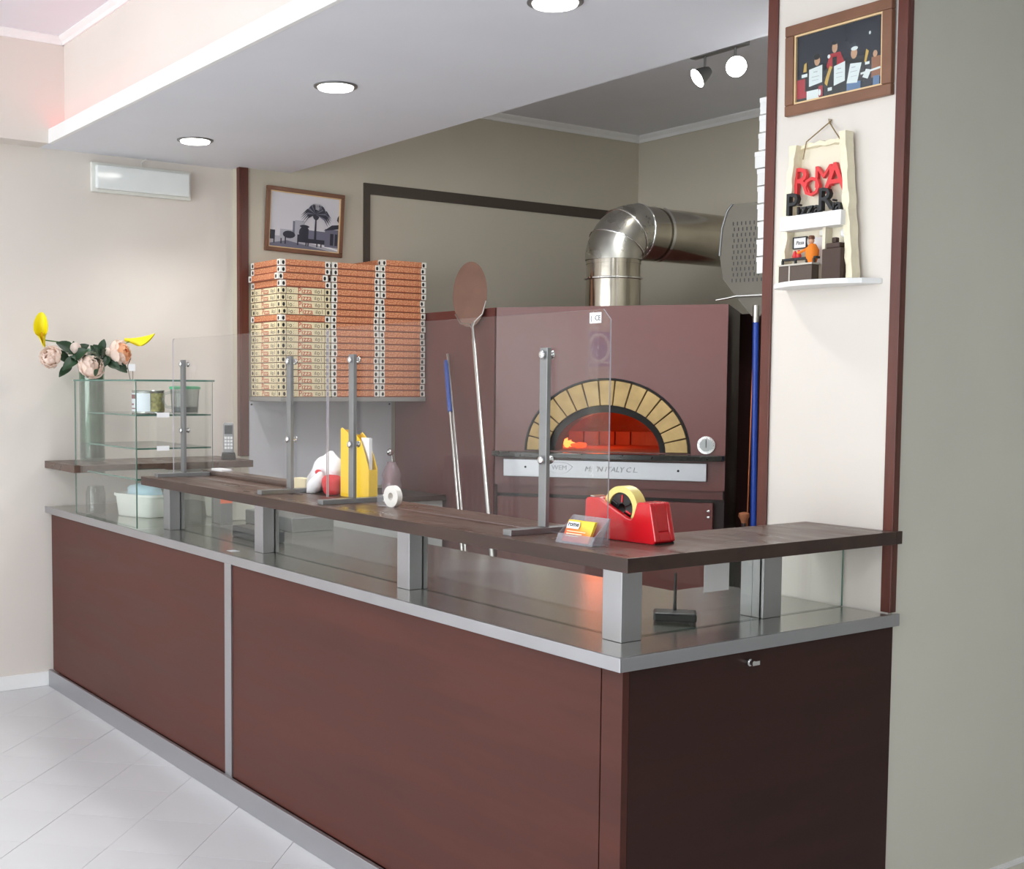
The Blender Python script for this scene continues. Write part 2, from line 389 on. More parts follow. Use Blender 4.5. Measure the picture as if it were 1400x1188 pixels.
# ================================================================== glass display on the counter
vt = thing('glass_display_case', 'greenish glass display case with shelves at the wall end of the counter', 'display case', (0, 0, 0))
vx0, vx1, vy0, vy1 = -5.70, -4.935, 1.925, 2.27
B().pane(vx0, vx1-.007, vy0, vy0+.006, .898, 1.511).build('front_pane', [GLASS, GLASSE], vt)
B().pane(vx1-.006, vx1, vy0, vy1, .898, 1.511).build('end_pane', [GLASS, GLASSE], vt)
B().pane(vx0, vx1, vy0-.004, vy1+.01, 1.5115, 1.519).build('top_pane', [GLASS, GLASSE], vt)
for z in (1.105, 1.233, 1.373):
    B().pane(vx0+.15, vx1-.007, vy0+.007, vy1-.005, z-.007, z).build('shelf', [GLASS, GLASSE], vt)
for z in (1.233, 1.373):
    p = pix(222, 568 if z > 1.3 else 614, 0, vx1)
    bx('price_tag', PAPER, vt, vx1+.001, vx1+.003, p.y-.025, p.y+.03, z-.012, z+.008)
# ================================================================== sneeze guards
def guard(label, x0, x1, posts, cut):
    t = thing('sneeze_guard', label, 'screen', ((x0+x1)/2, 2.085, 1.12)); ox = (x0+x1)/2
    z0, z1 = .004, .57; c = .02
    pl = [(x0-ox, z0), (x1-ox, z0), (x1-ox, z1-cut*c), (x1-ox-cut*c, z1), (x0-ox+c*.7, z1), (x0-ox+c*.2, z1-c*.25), (x0-ox, z1-c*.7)]
    B().prism(pl, 'y', -.002, .002, 0, 1).build('acrylic_sheet', [PLEXI, PLEXE], t)
    for x, ry in posts:
        pb = B().box(x-ox-.012, x-ox+.018, -.016, -.003, .016, .48).build('upright', STEELG, t, bevel=.001)
        B().box(x-ox-.014, x-ox+.02, -.13, ry, 0, .0155).build('foot', STEELG, t, bevel=.001)
        for z in (.19, .462):
            q = B(); q.tube([(x-ox+.003, -.022, z), (x-ox+.003, .012, z)], .008, 14); q.ball((x-ox+.003, -.022, z), (.011, .006, .011)); q.ball((x-ox+.003, .012, z), (.011, .006, .011))
            q.build('bolt', CHROME, pb, 40)
    return t
guard('clear acrylic counter screen beside the glass display case', -4.925, -3.63, ((-4.80, .10), (-3.875, .065)), 0)
g2 = guard('clear acrylic counter screen beside the red tape dispenser', -3.62, -2.25, ((-3.45, .125), (-2.487, .09)), 1.3)
p = pix(815, 435, 1, 2.083)
st = bx('sticker', PAPER, g2, p.x+2.935-.022, p.x+2.935+.02, -.0035, -.0022, p.z-1.12-.012, p.z-1.12+.014)
text('print', '(  CE', .018, BLACK, g2, Ty(p.x+2.935, -.0036, p.z-1.12))

# ================================================================== wall shelf with vase and phone
sh = bx('wall_shelf', SLAB, None, XL+.001, -5.67, 1.91, 2.83, 1.085, 1.12, bevel=.002)
tag(sh, 'dark wooden shelf on the left wall holding vase and phone', 'shelf')
VX, VY = -5.96, 2.10
vg = glass('vase_glass', (206, 224, 212), .07, rough=.05, haze=.015)
v = thing('glass_vase', 'tall grey green glass vase of artificial flowers', 'vase', (VX, VY, 1.12))
b = B().lathe([(.045, 0), (.058, .004), (.060, .02), (.060, .42), (.064, .46), (.078, .53), (.082, .55), (.079, .55), (.075, .53), (.060, .46), (.056, .42), (.056, .02), (.03, .012)], n=36)
b.build('body', vg, v, 50)
B().lathe([(.05, .014), (.0545, .02), (.0545, .09), (.02, .092)], n=28).build('gravel', mat('grey_gravel', (120, 126, 124), .7, var=.4, scale=60, bump=.6, bscale=80), v, 60)
def leaf(b, base, d, L, w, droop=.3, m=0):
    d = Vector(d).normalized(); side = d.cross(Vector((.82, -.33, .45))); side = side.normalized() if side.length > .1 else Vector((0, 1, 0)); up = side.cross(d)
    def f(u, t):
        s = (t-.5)*2; ww = w*math.sin(math.pi*min(1, u*.93+.05))**.8
        return Vector(base)+d*(u*L)+side*(s*ww)+up*(abs(s)*ww*.35-droop*L*u*u)
    b.patch(f, 6, 4, m)
def bloom(r, seed, heart=False):
    rnd = random.Random(seed); b = B()
    for ring, (n, th0, th1, sc) in enumerate(((8, 165, 72, 1.), (8, 158, 48, .90), (7, 150, 30, .76), (6, 140, 14, .60), (5, 125, 4, .42))):
        for k in range(n):
            a = 2*math.pi*(k+ring*.5)/n+rnd.uniform(-.2, .2); R = r*sc*rnd.uniform(.93, 1.06); ph = rnd.uniform(0, 6); e = th1+rnd.uniform(-8, 14)
            def f(u, t, a=a, R=R, ph=ph, e=e):
                s = (t-.5)*2; th = math.radians(th0+(e+14*s*s-th0)*u); w = 1.25*math.pi/n*(1.15 if u < .8 else 1.)
                rr = R*(1+.07*u*u*math.sin(7*s+ph)+.10*u**4); ph2 = a+s*w
                return (rr*math.sin(th)*math.cos(ph2), rr*math.sin(th)*math.sin(ph2), rr*math.cos(th)*.85)
            b.patch(f, 6, 5, 1 if heart and ring > 1 else 0)
    b.ball((0, 0, -.1*r), (.36*r, .36*r, .4*r), 12, 8, 1 if heart else 0)
    return b
B().lathe([(.02, .093)]+[(.052, .095+.012*k) for k in range(28)]+[(.03, .43)], n=40).build('cellophane_filler', mat('cellophane', (150, 172, 158), .16, var=.35, scale=26, bump=1., bscale=34, spec=.8), v, 60)
def flower(name, label, cat, px, py, dx, r, face, kind, seed):
    p = pix(px, py, 0, VX+dx)
    t = thing(name, label, cat, (VX, VY, 1.14), group=None)
    hd = p-Vector((VX, VY, 1.14))
    off = Vector((random.uniform(-.02, .02), random.uniform(-.02, .02), .1))
    neck = Vector((hd.x*.25, hd.y*.3, .50)); neck.x = max(-.05, min(.05, neck.x)); neck.y = max(-.05, min(.05, neck.y))
    fz = Vector(face).normalized()
    pts = [off, (off+neck)/2, neck, neck.lerp(hd, .6)+Vector((0, 0, .012)), hd-fz*r*.3]
    B().tube(pts, .003, 6).build('stem', STEMG, t, 60)
    if kind == 'peony' or kind == 'heart':
        q = bloom(r, seed, kind == 'heart').build('bloom', [PEACH, PEACHD], t, 60)
    elif kind == 'bud':
        b = B().ball((0, 0, 0), (r, r, r*1.15), 12, 8)
        for k in range(4):
            a = k*1.57
            b.patch(lambda u, s, a=a: (r*1.06*math.cos(a+(s-.5)*1.5*(1-.5*u))*math.sin(.5+u*1.9), r*1.06*math.sin(a+(s-.5)*1.5*(1-.5*u))*math.sin(.5+u*1.9), -r*1.15*math.cos(.5+u*1.9)), 5, 4)
        q = b.build('bloom', PEACH, t, 60)
    else:
        b = B()
        def f(u, s):
            a = (s-.5)*2*math.pi*.92; rr = r*(.16+.62*u**1.6); fl = 1+.5*math.cos(a)*u
            return (rr*math.cos(a)*fl, rr*math.sin(a)*.8, r*(2.1*u-1.0)+r*.75*u*math.cos(a)*u)
        b.patch(f, 12, 16); b.patch(lambda u, s: Vector(f(u, s))*.97+Vector((.001, 0, 0)), 12, 16)
        q = b.build('spathe', CALLA, t, 60)
        sp = B().tube([(0, 0, -.6*r), (0, 0, .2*r), (.05*r, 0, .5*r)], [.1*r, .1*r, .05*r], 8).build('spadix', mat('spadix', (225, 170, 30), .6), t, 60)
        for o in (sp,): o.location = hd; o.rotation_mode = 'QUATERNION'; o.rotation_quaternion = fz.to_track_quat('Z', 'X')
    q.location = hd; q.rotation_mode = 'QUATERNION'; q.rotation_quaternion = fz.to_track_quat('Z', 'X')
    return t, hd
LV = lambda t, base, d, L, w, dr=.25: (lambda b: (leaf(b, base, d, L, w, dr), b.build('leaf', GREEN, t, 60)))(B())
t, h = flower('calla_lily', 'yellow calla lily standing upright at the outer side of the vase', 'flower', 58, 461, 0, .055, (.55, -.3, .75), 'calla', 1)
t, h = flower('calla_lily', 'yellow calla lily drooping sideways over an orange hearted peony', 'flower', 184, 467, .03, .050, (.5, .9, -.18), 'calla', 2)
t, h = flower('peony', 'pale peach peony hanging below the upright calla lily', 'flower', 69, 488, .04, .050, (.75, -.5, .15), 'peony', 3)
LV(t, (h.x*.5, h.y*.55, h.z-.02), (.2, -.5, .35), .10, .026); LV(t, (h.x*.4, h.y*.5, h.z-.04), (.5, -.6, -.3), .10, .022)
t, h = flower('peony', 'wide pale peach peony resting on the rim of the vase', 'flower', 124, 499, .06, .066, (.85, .1, .35), 'peony', 4)
LV(t, (h.x*.6, h.y, h.z+.02), (.3, -.9, .3), .09, .028); LV(t, (h.x*.6, h.y, h.z+.03), (.3, .9, .25), .09, .028); LV(t, (h.x+.05, h.y, h.z-.05), (.6, .1, .4), .05, .016, 0)
t, h = flower('peony', 'open peach peony with an orange heart under the drooping calla lily', 'flower', 165, 483, .05, .062, (.7, .6, .25), 'heart', 5)
LV(t, (h.x*.5, h.y*.6, h.z-.03), (.3, .8, -.35), .10, .024); LV(t, (h.x*.4, h.y*.3, h.z+.0), (.1, .2, .9), .07, .02, .1); LV(t, (h.x*.4, h.y*.2, h.z-.01), (.1, -.5, .6), .06, .018, .1)
t, h = flower('peony_bud', 'small peach peony bud between the upright calla and the vase', 'flower', 103, 476, .03, .026, (.5, -.1, .9), 'bud', 6)
LV(t, (h.x*.9, h.y+.02, h.z-.04), (.5, -.8, -.4), .12, .028); LV(t, (h.x*.9, h.y-.01, h.z-.05), (.5, .2, .3), .09, .03); LV(t, (h.x*.9, h.y, h.z-.02), (.2, .6, .45), .075, .022); LV(t, (h.x*.9, h.y, h.z-.02), (.2, -.7, .4), .10, .03); LV(t, (h.x, h.y, h.z-.01), (.0, -.2, .9), .045, .012, 0)
t, h = flower('peony_bud', 'tiny pink peony bud beside the orange hearted peony', 'flower', 147, 481, .05, .018, (.5, .2, .9), 'bud', 7)
LV(t, (h.x, h.y, h.z-.02), (.4, -.3, -.5), .06, .02)
LV(t, (h.x, h.y-.01, h.z-.03), (.3, -.5, .5), .09, .026); LV(t, (h.x, h.y+.01, h.z-.04), (.5, .7, -.5), .10, .026); LV(t, (h.x, h.y, h.z-.05), (.5, .3, -.2), .07, .024)
# small tagged pick leaning on the case
p = pix(178, 517, 0, -5.03)
t = thing('tag_pick', 'tiny white tag on wire legs standing on the glass case', 'tag', (p.x, p.y, 1.5192))
B().tube([(0, 0, 0), (.0, -.012, .055), (0, .004, .09)], .0012, 6).tube([(0, .012, 0), (0, .012, .05)], .0012, 6).build('wire', SOOT, t)
B().box(-.002, .002, -.006, .022, .035, .065).build('tag', PAPER, t)
# phone
p = pix(319, 622, 2, 1.12); 
t = thing('cordless_phone', 'grey cordless phone standing in its base on the wall shelf', 'phone', (-5.78, 2.745, 1.12), math.radians(65)); t.scale = (1.25, 1.25, 1.2)
B().prism([(-.03, 0), (.03, 0), (.026, .03), (-.026, .03)], 'y', -.03, .03).build('base', BLACK, t, bevel=.004)
h = B().box(-.021, .021, -.008, .014, .026, .155).build('handset', mat('phone_grey', (150, 152, 156), .4), t, bevel=.006)
bx('screen', mat('phone_screen', (54, 60, 66), .2), h, -.016, .016, -.0095, -.0085, .108, .145)
for i in range(4):
    for j in range(3): bx('key', PAPER, h, -.016+j*.0115, -.007+j*.0115, -.0105, -.0085, .045+i*.014, .055+i*.014)
# emergency lamp
t = thing('emergency_lamp', 'white rectangular emergency lamp on the left wall', 'lamp', (XL, 2.42, 2.452))
bx('housing', PLASTW, t, .001, .022, -.265, .265, 0, .146, bevel=.004)
bx('diffuser', mat('opal_diffuser', (236, 240, 240), .12, coat=.5), t, .021, .05, -.248, .248, .014, .132, bevel=.008)
B().tube([(.01, 0, .146), (.008, 0, .17), (.03, .02, .187)], .0025, 6).build('cable', PLASTW, t)

# ================================================================== downlights, cove, track
DL = emit('lamp_glow', (255, 252, 244), 9.)
for x, lab in ((-5.484, 'round recessed downlight over the glass display case'), (-4.184, 'round recessed downlight over the middle of the counter'), (-2.896, 'round recessed downlight nearest the right pilaster')):
    t = thing('downlight', lab, 'light', (x, 2.44, ZS), group='recessed downlights in the dropped ceiling')
    B().lathe([(.062, -.0005), (.084, -.0005), (.084, -.004), (.078, -.007), (.062, -.004)], n=36, caps=(False, False)).build('ring', STEELG, t, 40)
    B().lathe([(.07, -.004), (.066, -.012), (.03, -.014)], n=32, caps=(False, True)).build('lamp', DL, t, 60)
    l = bpy.data.lights.new('downlight', 'SPOT'); l.energy = 30; l.spot_size = math.radians(125); l.spot_blend = .8; l.shadow_soft_size = .06; l.color = (1, .97, .94)
    o = bpy.data.objects.new('downlight_beam', l); COL.objects.link(o); o.parent = t; o.location = (0, 0, -.03)
tag(bx('cove_light_strip', emit('pink_led', (255, 120, 128), 5.5), None, -5.94, 2.6, 1.94, 1.955, ZS+.035, ZS+.05), 'pink light strip glowing behind the ceiling fascia', 'light strip')
t = thing('track_light', 'ceiling track with two bright spotlights in the kitchen', 'light', (-4.2, 4.56, 3.13))
bx('rail', STEELG, t, -.17, .17, -.02, .02, -.035, -.001, bevel=.003)
for x, dd in ((-.09, (-.35, -.75, -.55)), (.10, (1.4, -1.16, -.75))):
    b = B().tube([(x, 0, -.03), (x, 0, -.09)], .006, 10); d = Vector(dd).normalized(); c = Vector((x, 0, -.115))
    ar = b.build('arm', STEELG, t, 40)
    B().tube([c-d*.03, c-d*.012, c+d*.03, c+d*.045], [.018, .028, .042, .048], 20).build('shade', STEELG, ar, 40)
    B().tube([c+d*.046, c+d*.052], [.047, .036], 20).build('bulb', emit('spot_glow', (255, 250, 238), 40.), ar, 40)
    l = bpy.data.lights.new('track_spot', 'SPOT'); l.energy = 22; l.spot_size = math.radians(75); l.spot_blend = .6; l.shadow_soft_size = .035; l.color = (1, .95, .86)
    o = bpy.data.objects.new('track_spot_beam', l); COL.objects.link(o); o.parent = t; o.location = c+d*.06
    o.rotation_mode = 'QUATERNION'; o.rotation_quaternion = (-d).to_track_quat('Z', 'Y')
def fill_light(x, y, z, sx, sy, power, label, col=(.94, .97, 1)):  # out-of-view fill lamp shaped as a ceiling panel, added for brightness
    t = thing('added_fill_light', label, 'light', (x, y, z))
    bx('housing', PLASTW, t, -sx/2, sx/2, -sy/2, sy/2, -.04, -.001)
    bx('diffuser', emit('fill_glow', (255, 250, 245), 2.), t, -sx/2+.015, sx/2-.015, -sy/2+.015, sy/2-.015, -.044, -.0405)
    o = area('fill_beam', (0, 0, -.06), (0, 0, 0), sx-.04, sy-.04, power, col); o.parent = t
fill_light(-3.3, 3.75, 3.13, 1.2, .3, 27, 'unseen added fill light over the kitchen behind the dropped ceiling')  # added fill, hidden by the soffit, brightens the kitchen
fill_light(-3.6, -.6, 3.14, 1.2, .6, 34, 'unseen added fill light over the shop floor beside the street door')  # added out-of-view fill, raises ambient light in the shop
fill_light(.4, -.6, 3.14, 1.2, .6, 34, 'unseen added fill light over the shop floor beside the far right wall')  # second added shop fill, also out of view
fill_light(.3, 4.6, ZS, 1.2, .3, 8, 'unseen added fill light in the corridor')  # added unseen fill, lifts the right wall
# ================================================================== pizza boxes
def box_mat(name, base, cream):
    m = bpy.data.materials.new(name); m.use_nodes = True; t = NT(m); bs = t.n['Principled BSDF']; bs.inputs['Roughness'].default_value = .65
    uv = t.new('ShaderNodeUVMap'); sp = t.new('ShaderNodeSeparateXYZ'); t.link(uv.outputs[0], sp.inputs[0]); U, V = sp.outputs[0], sp.outputs[1]
    u1 = t.math('MINIMUM', U, t.math('SUBTRACT', 1., U))
    mp = t.new('ShaderNodeMapping'); mp.inputs[3].default_value = (26, 3.2, 1); t.link(uv.outputs[0], mp.inputs[0])
    nz = t.new('ShaderNodeTexNoise'); nz.inputs['Scale'].default_value = 1.6; nz.inputs['Detail'].default_value = 3; t.link(mp.outputs[0], nz.inputs['Vector'])
    q = t.new('ShaderNodeMapRange'); q.inputs[1].default_value = .40; q.inputs[2].default_value = .66; t.link(nz.outputs[0], q.inputs[0])
    c = t.mix(q.outputs[0], lin(base[0]), lin(base[1]))
    if not cream:
        line = t.math('LESS_THAN', t.math('ABSOLUTE', t.math('SUBTRACT', V, .16)), .05)
        c = t.mix(line, c, lin((150, 62, 40)))
        c = t.mix(t.math('LESS_THAN', u1, .105), c, lin((240, 236, 228)))
    else:
        ln = t.math('LESS_THAN', t.math('ABSOLUTE', t.math('SUBTRACT', u1, .115)), .006); c = t.mix(ln, c, lin((70, 56, 44)))
    a = t.math('DIVIDE', t.math('SUBTRACT', u1, .062), .026); d = t.math('DIVIDE', t.math('SUBTRACT', V, .5), .30)
    blob = t.math('LESS_THAN', t.math('ADD', t.math('MULTIPLY', a, a), t.math('MULTIPLY', d, d)), 1.)
    c = t.mix(blob, c, lin((24, 20, 20)))
    edge = t.math('LESS_THAN', V, .09); c = t.mix(edge, c, lin((96, 60, 44)))
    t.link(c, bs.inputs['Base Color']); return m
MO = box_mat('orange_box_print', ((196, 112, 78), (232, 170, 124)), False)
MC = box_mat('cream_box_print', ((236, 224, 190), (226, 208, 166)), True)
BH = .0352; BW = .293; BD = .33
def box_mesh(name, m):
    h = BH-.0012
    b = B(); b.box(0, BD, 0, BW, 0, h)
    # slightly tucked front lip: lid edge proud of the tray
    me = b.mesh(name, m); uvl = me.uv_layers.new(name='UVMap')
    for poly in me.polygons:
        n = poly.normal
        for li in poly.loop_indices:
            c = me.vertices[me.loops[li].vertex_index].co
            if abs(n.z) > .5: uvl.data[li].uv = (.5, .5)
            elif abs(n.x) > .5: uvl.data[li].uv = (c.y/BW, c.z/h)
            else: uvl.data[li].uv = (c.x/BD, c.z/h)
    return me
meO, meC = box_mesh('pizza_box', MO), box_mesh('pizza_box', MC)
REDP = mat('red_print', (186, 58, 40), .7); INK = mat('ink_print', (74, 58, 46), .7)
def join_text(bits, name):
    objs = [text('t', s, sz, m, None, T, .0003) for s, sz, m, T in bits]
    me = bpy.data.meshes.new(name); V, F, MI = [], [], []; ms = []
    for o in objs:
        k = len(V); V += [tuple(v.co) for v in o.data.vertices]; F += [tuple(k+i for i in p.vertices) for p in o.data.polygons]
        mm = o.data.materials[0]
        if mm not in ms: ms.append(mm)
        MI += [ms.index(mm)]*len(o.data.polygons); d = o.data; bpy.data.objects.remove(o); bpy.data.meshes.remove(d)
    me.from_pydata(V, [], F)
    for m in ms: me.materials.append(m)
    me.polygons.foreach_set('material_index', MI); return me
zc = BH/2
def marks(fn, W_):
    L = []
    for f, sgl, sz, mm_ in ((.15, 'l', .026, INK), (.20, 'o', .034, INK), (.26, ':', .026, INK), (.485, 'Pizza', .042, REDP), (.70, 'il', .026, INK), (.76, 'o', .034, INK), (.82, 'l', .03, INK)):
        L.append((sgl, sz, mm_, fn(f*W_)))
    return L
prt = join_text(marks(lambda q: Tx(BD+.0004, q, zc), BW)+marks(lambda q: Ty(q, -.0004, zc), BD), 'print')
bs = bx('box_shelf', mat('grey_shelf', (150, 148, 144), .5), None, XK+.001, -5.672, 2.985, 3.884, 1.415, 1.437, bevel=.001)
tag(bs, 'thin grey shelf on the kitchen wall carrying the pizza boxes', 'shelf')
stacks = [(2.988, 20, 'by dark corner trim'), (3.287, 20, 'between the two other stacks'), (3.586, 21, 'by the round peel')]
ORD = 'topmost second third fourth fifth sixth seventh eighth ninth tenth eleventh twelfth thirteenth fourteenth fifteenth sixteenth seventeenth eighteenth nineteenth twentieth lowest'.split()
def nth(k, n): return 'topmost' if k == 0 else 'lowest' if k == n-1 else ORD[k]+' from top'
for si, (y0, n, where) in enumerate(stacks):
    for k in range(n):
        top = n-1-k
        cream = si == 0 and top not in (0, 1, 2, 3, 8)
        o = bpy.data.objects.new('pizza_box', meC if cream else meO); COL.objects.link(o)
        dx, dy = random.uniform(-.003, .003), random.uniform(-.003, .002)
        if si == 0 and top == 2: dy = -.017; dx = .0
        if si == 2 and top == 0: dy = .02; dx = -.02
        if si == 2 and 0 < top < 6: dy += .003
        if si == 1 and 0 <= top < 5: dy += .004
        dy -= (n-1-top)*0
        o.location = (-6.004+dx, y0+dy, 1.4375+k*BH)
        if cream: 
            q = bpy.data.objects.new('print', prt); COL.objects.link(q); q.parent = o
        tag(o, ('cream pizza box with red lettering, ' if cream else 'orange printed pizza box, ')+nth(top, n)+' in stack '+where, 'pizza box', 'pizza boxes on the wall shelf')
wp = bx('wall_panel', mat('white_panel', (222, 222, 228), .3), None, XK+.0005, XK+.008, 2.976, 3.88, .93, 1.413)
tag(wp, 'glossy white splash panel below the pizza boxes', 'panel')
for y, z in ((2.99, 1.395), (3.865, 1.395)):
    B().tube([(XK+.008, y, z), (XK+.011, y, z)], .005, 10).build('screw', SOOT, wp)
# side table below panel
t = thing('side_cabinet', 'white cabinet with a dark top below the splash panel', 'cabinet', (-5.73, 3.43, 0))
bx('body', mat('cabinet_white', (206, 208, 206), .35), t, -.27, .26, -.43, .43, .04, .885)
bx('top', SLABE, t, -.275, .285, -.435, .435, .886, .915, bevel=.002)
bx('foot_rail', BLACK, t, -.25, .24, -.41, .41, 0, .04)
p = pix(535, 672, 0, -5.62)
PINK = glass('pink_glass', (236, 176, 196), .06, haze=.2)
t = thing('pink_jar', 'pinkish clear jar with a metal ladle on the side cabinet', 'jar', (-5.62, 3.63, .915)); t.scale = (.85, .85, .8)
B().lathe([(.045, 0), (.062, .004), (.064, .07), (.056, .10), (.062, .13), (.05, .17), (.03, .205), (.028, .22), (.025, .22), (.045, .16), (.055, .1), (.058, .01)], n=28).build('body', PINK, t, 50)
b = B().tube([(0, 0, .02), (.005, .005, .2), (.0, .0, .27)], .005, 8); b.ball((0, -.012, .285), (.018, .026, .026), 14, 8)
b.build('ladle', CHROME, t, 50)

# ================================================================== oven
ANG = math.radians(37); OW = 1.15; ODEP = 1.15; A = (-5.045, 3.889)
UX, UY = math.cos(ANG), math.sin(ANG)
ov = thing('pizza_oven', 'brown enamel pizza oven with a brick arch and glowing mouth', 'oven', (A[0], A[1], 0), ANG)
sp = bx('oven_side_panel', OVEN, None, XK+.03, A[0]-.015, 3.889, 3.905, 0, 1.9)
tag(sp, 'brown panel between the kitchen wall and the oven front', 'panel')
SA, ZA, RA, RB, RI, RJ = .57, 1.178, .405, .358, .295, .232
N = 30
b = B()
zt = 1.9; zb = 1.0
arc = [(SA-RA*math.cos(math.pi*i/N), ZA+RB*math.sin(math.pi*i/N)) for i in range(N+1)]
def q4(b, x0, za, zb_, x1, zc_, zd): b.add([(x0, 0, za), (x1, 0, zc_), (x1, 0, zd), (x0, 0, zb_)], [(0, 1, 2, 3)])
q4(b, 0, zb, zt, arc[0][0], zb, zt); q4(b, arc[-1][0], zb, zt, OW, zb, zt); q4(b, arc[0][0], zb, ZA, arc[-1][0], zb, ZA)
for i in range(N): q4(b, arc[i][0], arc[i][1], zt, arc[i+1][0], arc[i+1][1], zt)
b.add([(0, 0, zt), (OW, 0, zt), (OW, ODEP, zt), (0, ODEP, zt)], [(0, 1, 2, 3)])
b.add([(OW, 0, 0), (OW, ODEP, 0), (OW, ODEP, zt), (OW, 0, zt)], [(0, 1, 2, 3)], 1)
b.add([(0, 0, 0), (0, ODEP, 0), (0, ODEP, zt), (0, 0, zt)], [(3, 2, 1, 0)])
b.add([(0, ODEP, 0), (OW, ODEP, 0), (OW, ODEP, zt), (0, ODEP, zt)], [(3, 2, 1, 0)])
b.add([(0, 0, zb), (OW, 0, zb), (OW, .04, zb), (0, .04, zb)], [(3, 2, 1, 0)])
b.build('body', [OVEN, OVEND], ov)
bx('base_panel', OVEN, ov, .004, OW-.01, .03, .045, .955, 1.03)
bx('base_back', OVEND, ov, .004, OW-.004, .06, .075, 0, 1.0)
dr = bx('base_door', OVEN, ov, .01, OW-.055, .012, .045, .15, .938, bevel=.003)
for z in (.90, .87): 
    B().ball((OW-.075, .010, z), (.012, .007, .007), 10, 6).build('handle', CHROME, dr, 60)
bx('plinth', OVEND, ov, .02, OW-.02, .03, .05, 0, .15)
b2 = (A[0]+OW*UX, A[1]+OW*UY)
ip = bx('oven_infill_panel', OVEND, None, -4.30, -2.4885, 4.86, 4.88, 0, 1.87)
tag(ip, 'dark panel closing the gap between the oven and the partition', 'panel')
# black outline + bricks
b = B()
for i in range(N):
    t0, t1 = math.pi*i/N, math.pi*(i+1)/N
    P4 = [(SA-r*RA*math.cos(t), ZA+r*RB*math.sin(t)) for t, r in ((t0, 1), (t1, 1), (t1, 1.025), (t0, 1.025))]
    b.prism(P4, 'y', -.006, .01)
b.build('arch_edging', SOOT, ov)
b = B()
for i in range(N):
    t0, t1 = math.pi*i/N, math.pi*(i+1)/N
    b.prism([(SA-a*math.cos(t), ZA+c*math.sin(t)) for t, a, c in ((t0, RA, RB), (t1, RA, RB), (t1, RI, RJ), (t0, RI, RJ))], 'y', .004, .10)
b.build('mortar', MORTAR, ov)
NB = 15
for k in range(NB):
    e = .010
    t0, t1 = math.pi*k/NB+e, math.pi*(k+1)/NB-e; tm_ = (t0+t1)/2
    pts = [(SA-(RA-.004)*math.cos(t), ZA+(RB-.004)*math.sin(t)) for t in (t0, tm_, t1)]+[(SA-(RI)*math.cos(t), ZA+(RJ)*math.sin(t)) for t in (t1, tm_, t0)]
    B().prism(pts, 'y', -.012+random.uniform(-.003, .003), .09).build('brick', BRICK, ov, bevel=.003)
RO, RQ = .262, .196
def ringwall(r0, r1, y0, y1, m, name):
    b = B()
    for i in range(N):
        t0, t1 = math.pi*i/N, math.pi*(i+1)/N
        b.prism([(SA-a*math.cos(t), ZA+c*math.sin(t)) for t, (a, c) in ((t0, r0), (t1, r0), (t1, r1), (t0, r1))], 'y', y0, y1)
    return b.build(name, m, ov)
ringwall((RI, RJ), (RO, RQ), .02, .20, SOOT, 'mouth_ring')
# chamber
b = B(); cs, cdp, cr, ch = SA, .60, .47, .40; n, k = 40, 14
V = lambda i, j: (cs+cr*math.cos(math.pi/2*j/k)*math.cos(2*math.pi*i/n), cdp+cr*math.cos(math.pi/2*j/k)*math.sin(2*math.pi*i/n), ZA+ch*math.sin(math.pi/2*j/k))
for i in range(n):
    for j in range(k):
        q = [Vector(V(i, j)), Vector(V(i+1, j)), Vector(V(i+1, j+1)), Vector(V(i, j+1))]; c = (q[0]+q[2])/2
        if c.y < .3 and ((c.x-SA)/(RI+.02))**2+((c.z-ZA)/(RJ+.01))**2 < 1: continue
        b.add(q, [(3, 2, 1, 0)])
b.build('chamber', REFR, ov)
B().box(.1, OW-.08, .0, 1.08, ZA-.02, ZA-.004).build('hearth', REFR, ov)
b = B()
for i in range(9): b.box(cs-.36+i*.085, cs-.36+i*.085+.081, cdp+.29-.02*abs(i-4), cdp+.32, ZA-.004, ZA+.07)
b.build('kerb', REFR, ov)
# flame at the left inside
b = B()
for i in range(5):
    x, y = SA-.30+random.uniform(-.03, .03), .46+random.uniform(-.08, .12); h = random.uniform(.03, .065)
    b.tube([(x, y, ZA), (x+.01, y, ZA+h*.4), (x-.005, y, ZA+h*.75), (x+.008, y, ZA+h)], [.012, .02, .012, .001], 8)
b.build('flame', emit('flame', (255, 120, 50), 4.), ov, 60)
b = B()
for i in range(14): b.ball((SA-.27+random.uniform(-.05, .08), .42+random.uniform(-.12, .2), ZA+.008), (.018, .014, .011), 8, 5)
b.build('embers', emit('embers', (255, 80, 24), 1.5), ov, 60)
l = bpy.data.lights.new('oven_fire', 'POINT'); l.energy = 1.2; l.color = (1, .17, .04); l.shadow_soft_size = .07
o = bpy.data.objects.new('oven_fire', l); COL.objects.link(o); o.parent = ov; o.location = (SA-.14, .52, ZA+.14)
# ledge, name plate, gauge
poly = [(-.004, .0), (-.004, -.05)]+[(OW*.5-(OW*.5)*math.cos(math.pi*i/16), -.05-.085*math.sin(math.pi*i/16)) for i in range(1, 16)]+[(OW, -.05), (OW, .0)]
B().prism(poly, 'z', 1.147, 1.174).build('ledge', GRANITE, ov, bevel=.004)
pl = bx('name_plate', STEEL, ov, .05, 1.065, -.022, -.002, 1.045, 1.133, bevel=.002)
for s in (.165, .93): B().tube([(s, -.0235, 1.094), (s, -.021, 1.094)], .006, 10).build('screw', SOOT, pl)
bd = B().prism([(.27, 1.10), (.30, 1.118), (.34, 1.122), (.38, 1.118), (.41, 1.10), (.38, 1.072), (.34, 1.062), (.30, 1.072)], 'y', -.0255, -.0215).build('badge', STEEL, pl, bevel=.001)
text('badge_letters', 'WEM', .034, STEELG, pl, Ty(.34, -.0262, 1.094), .001)
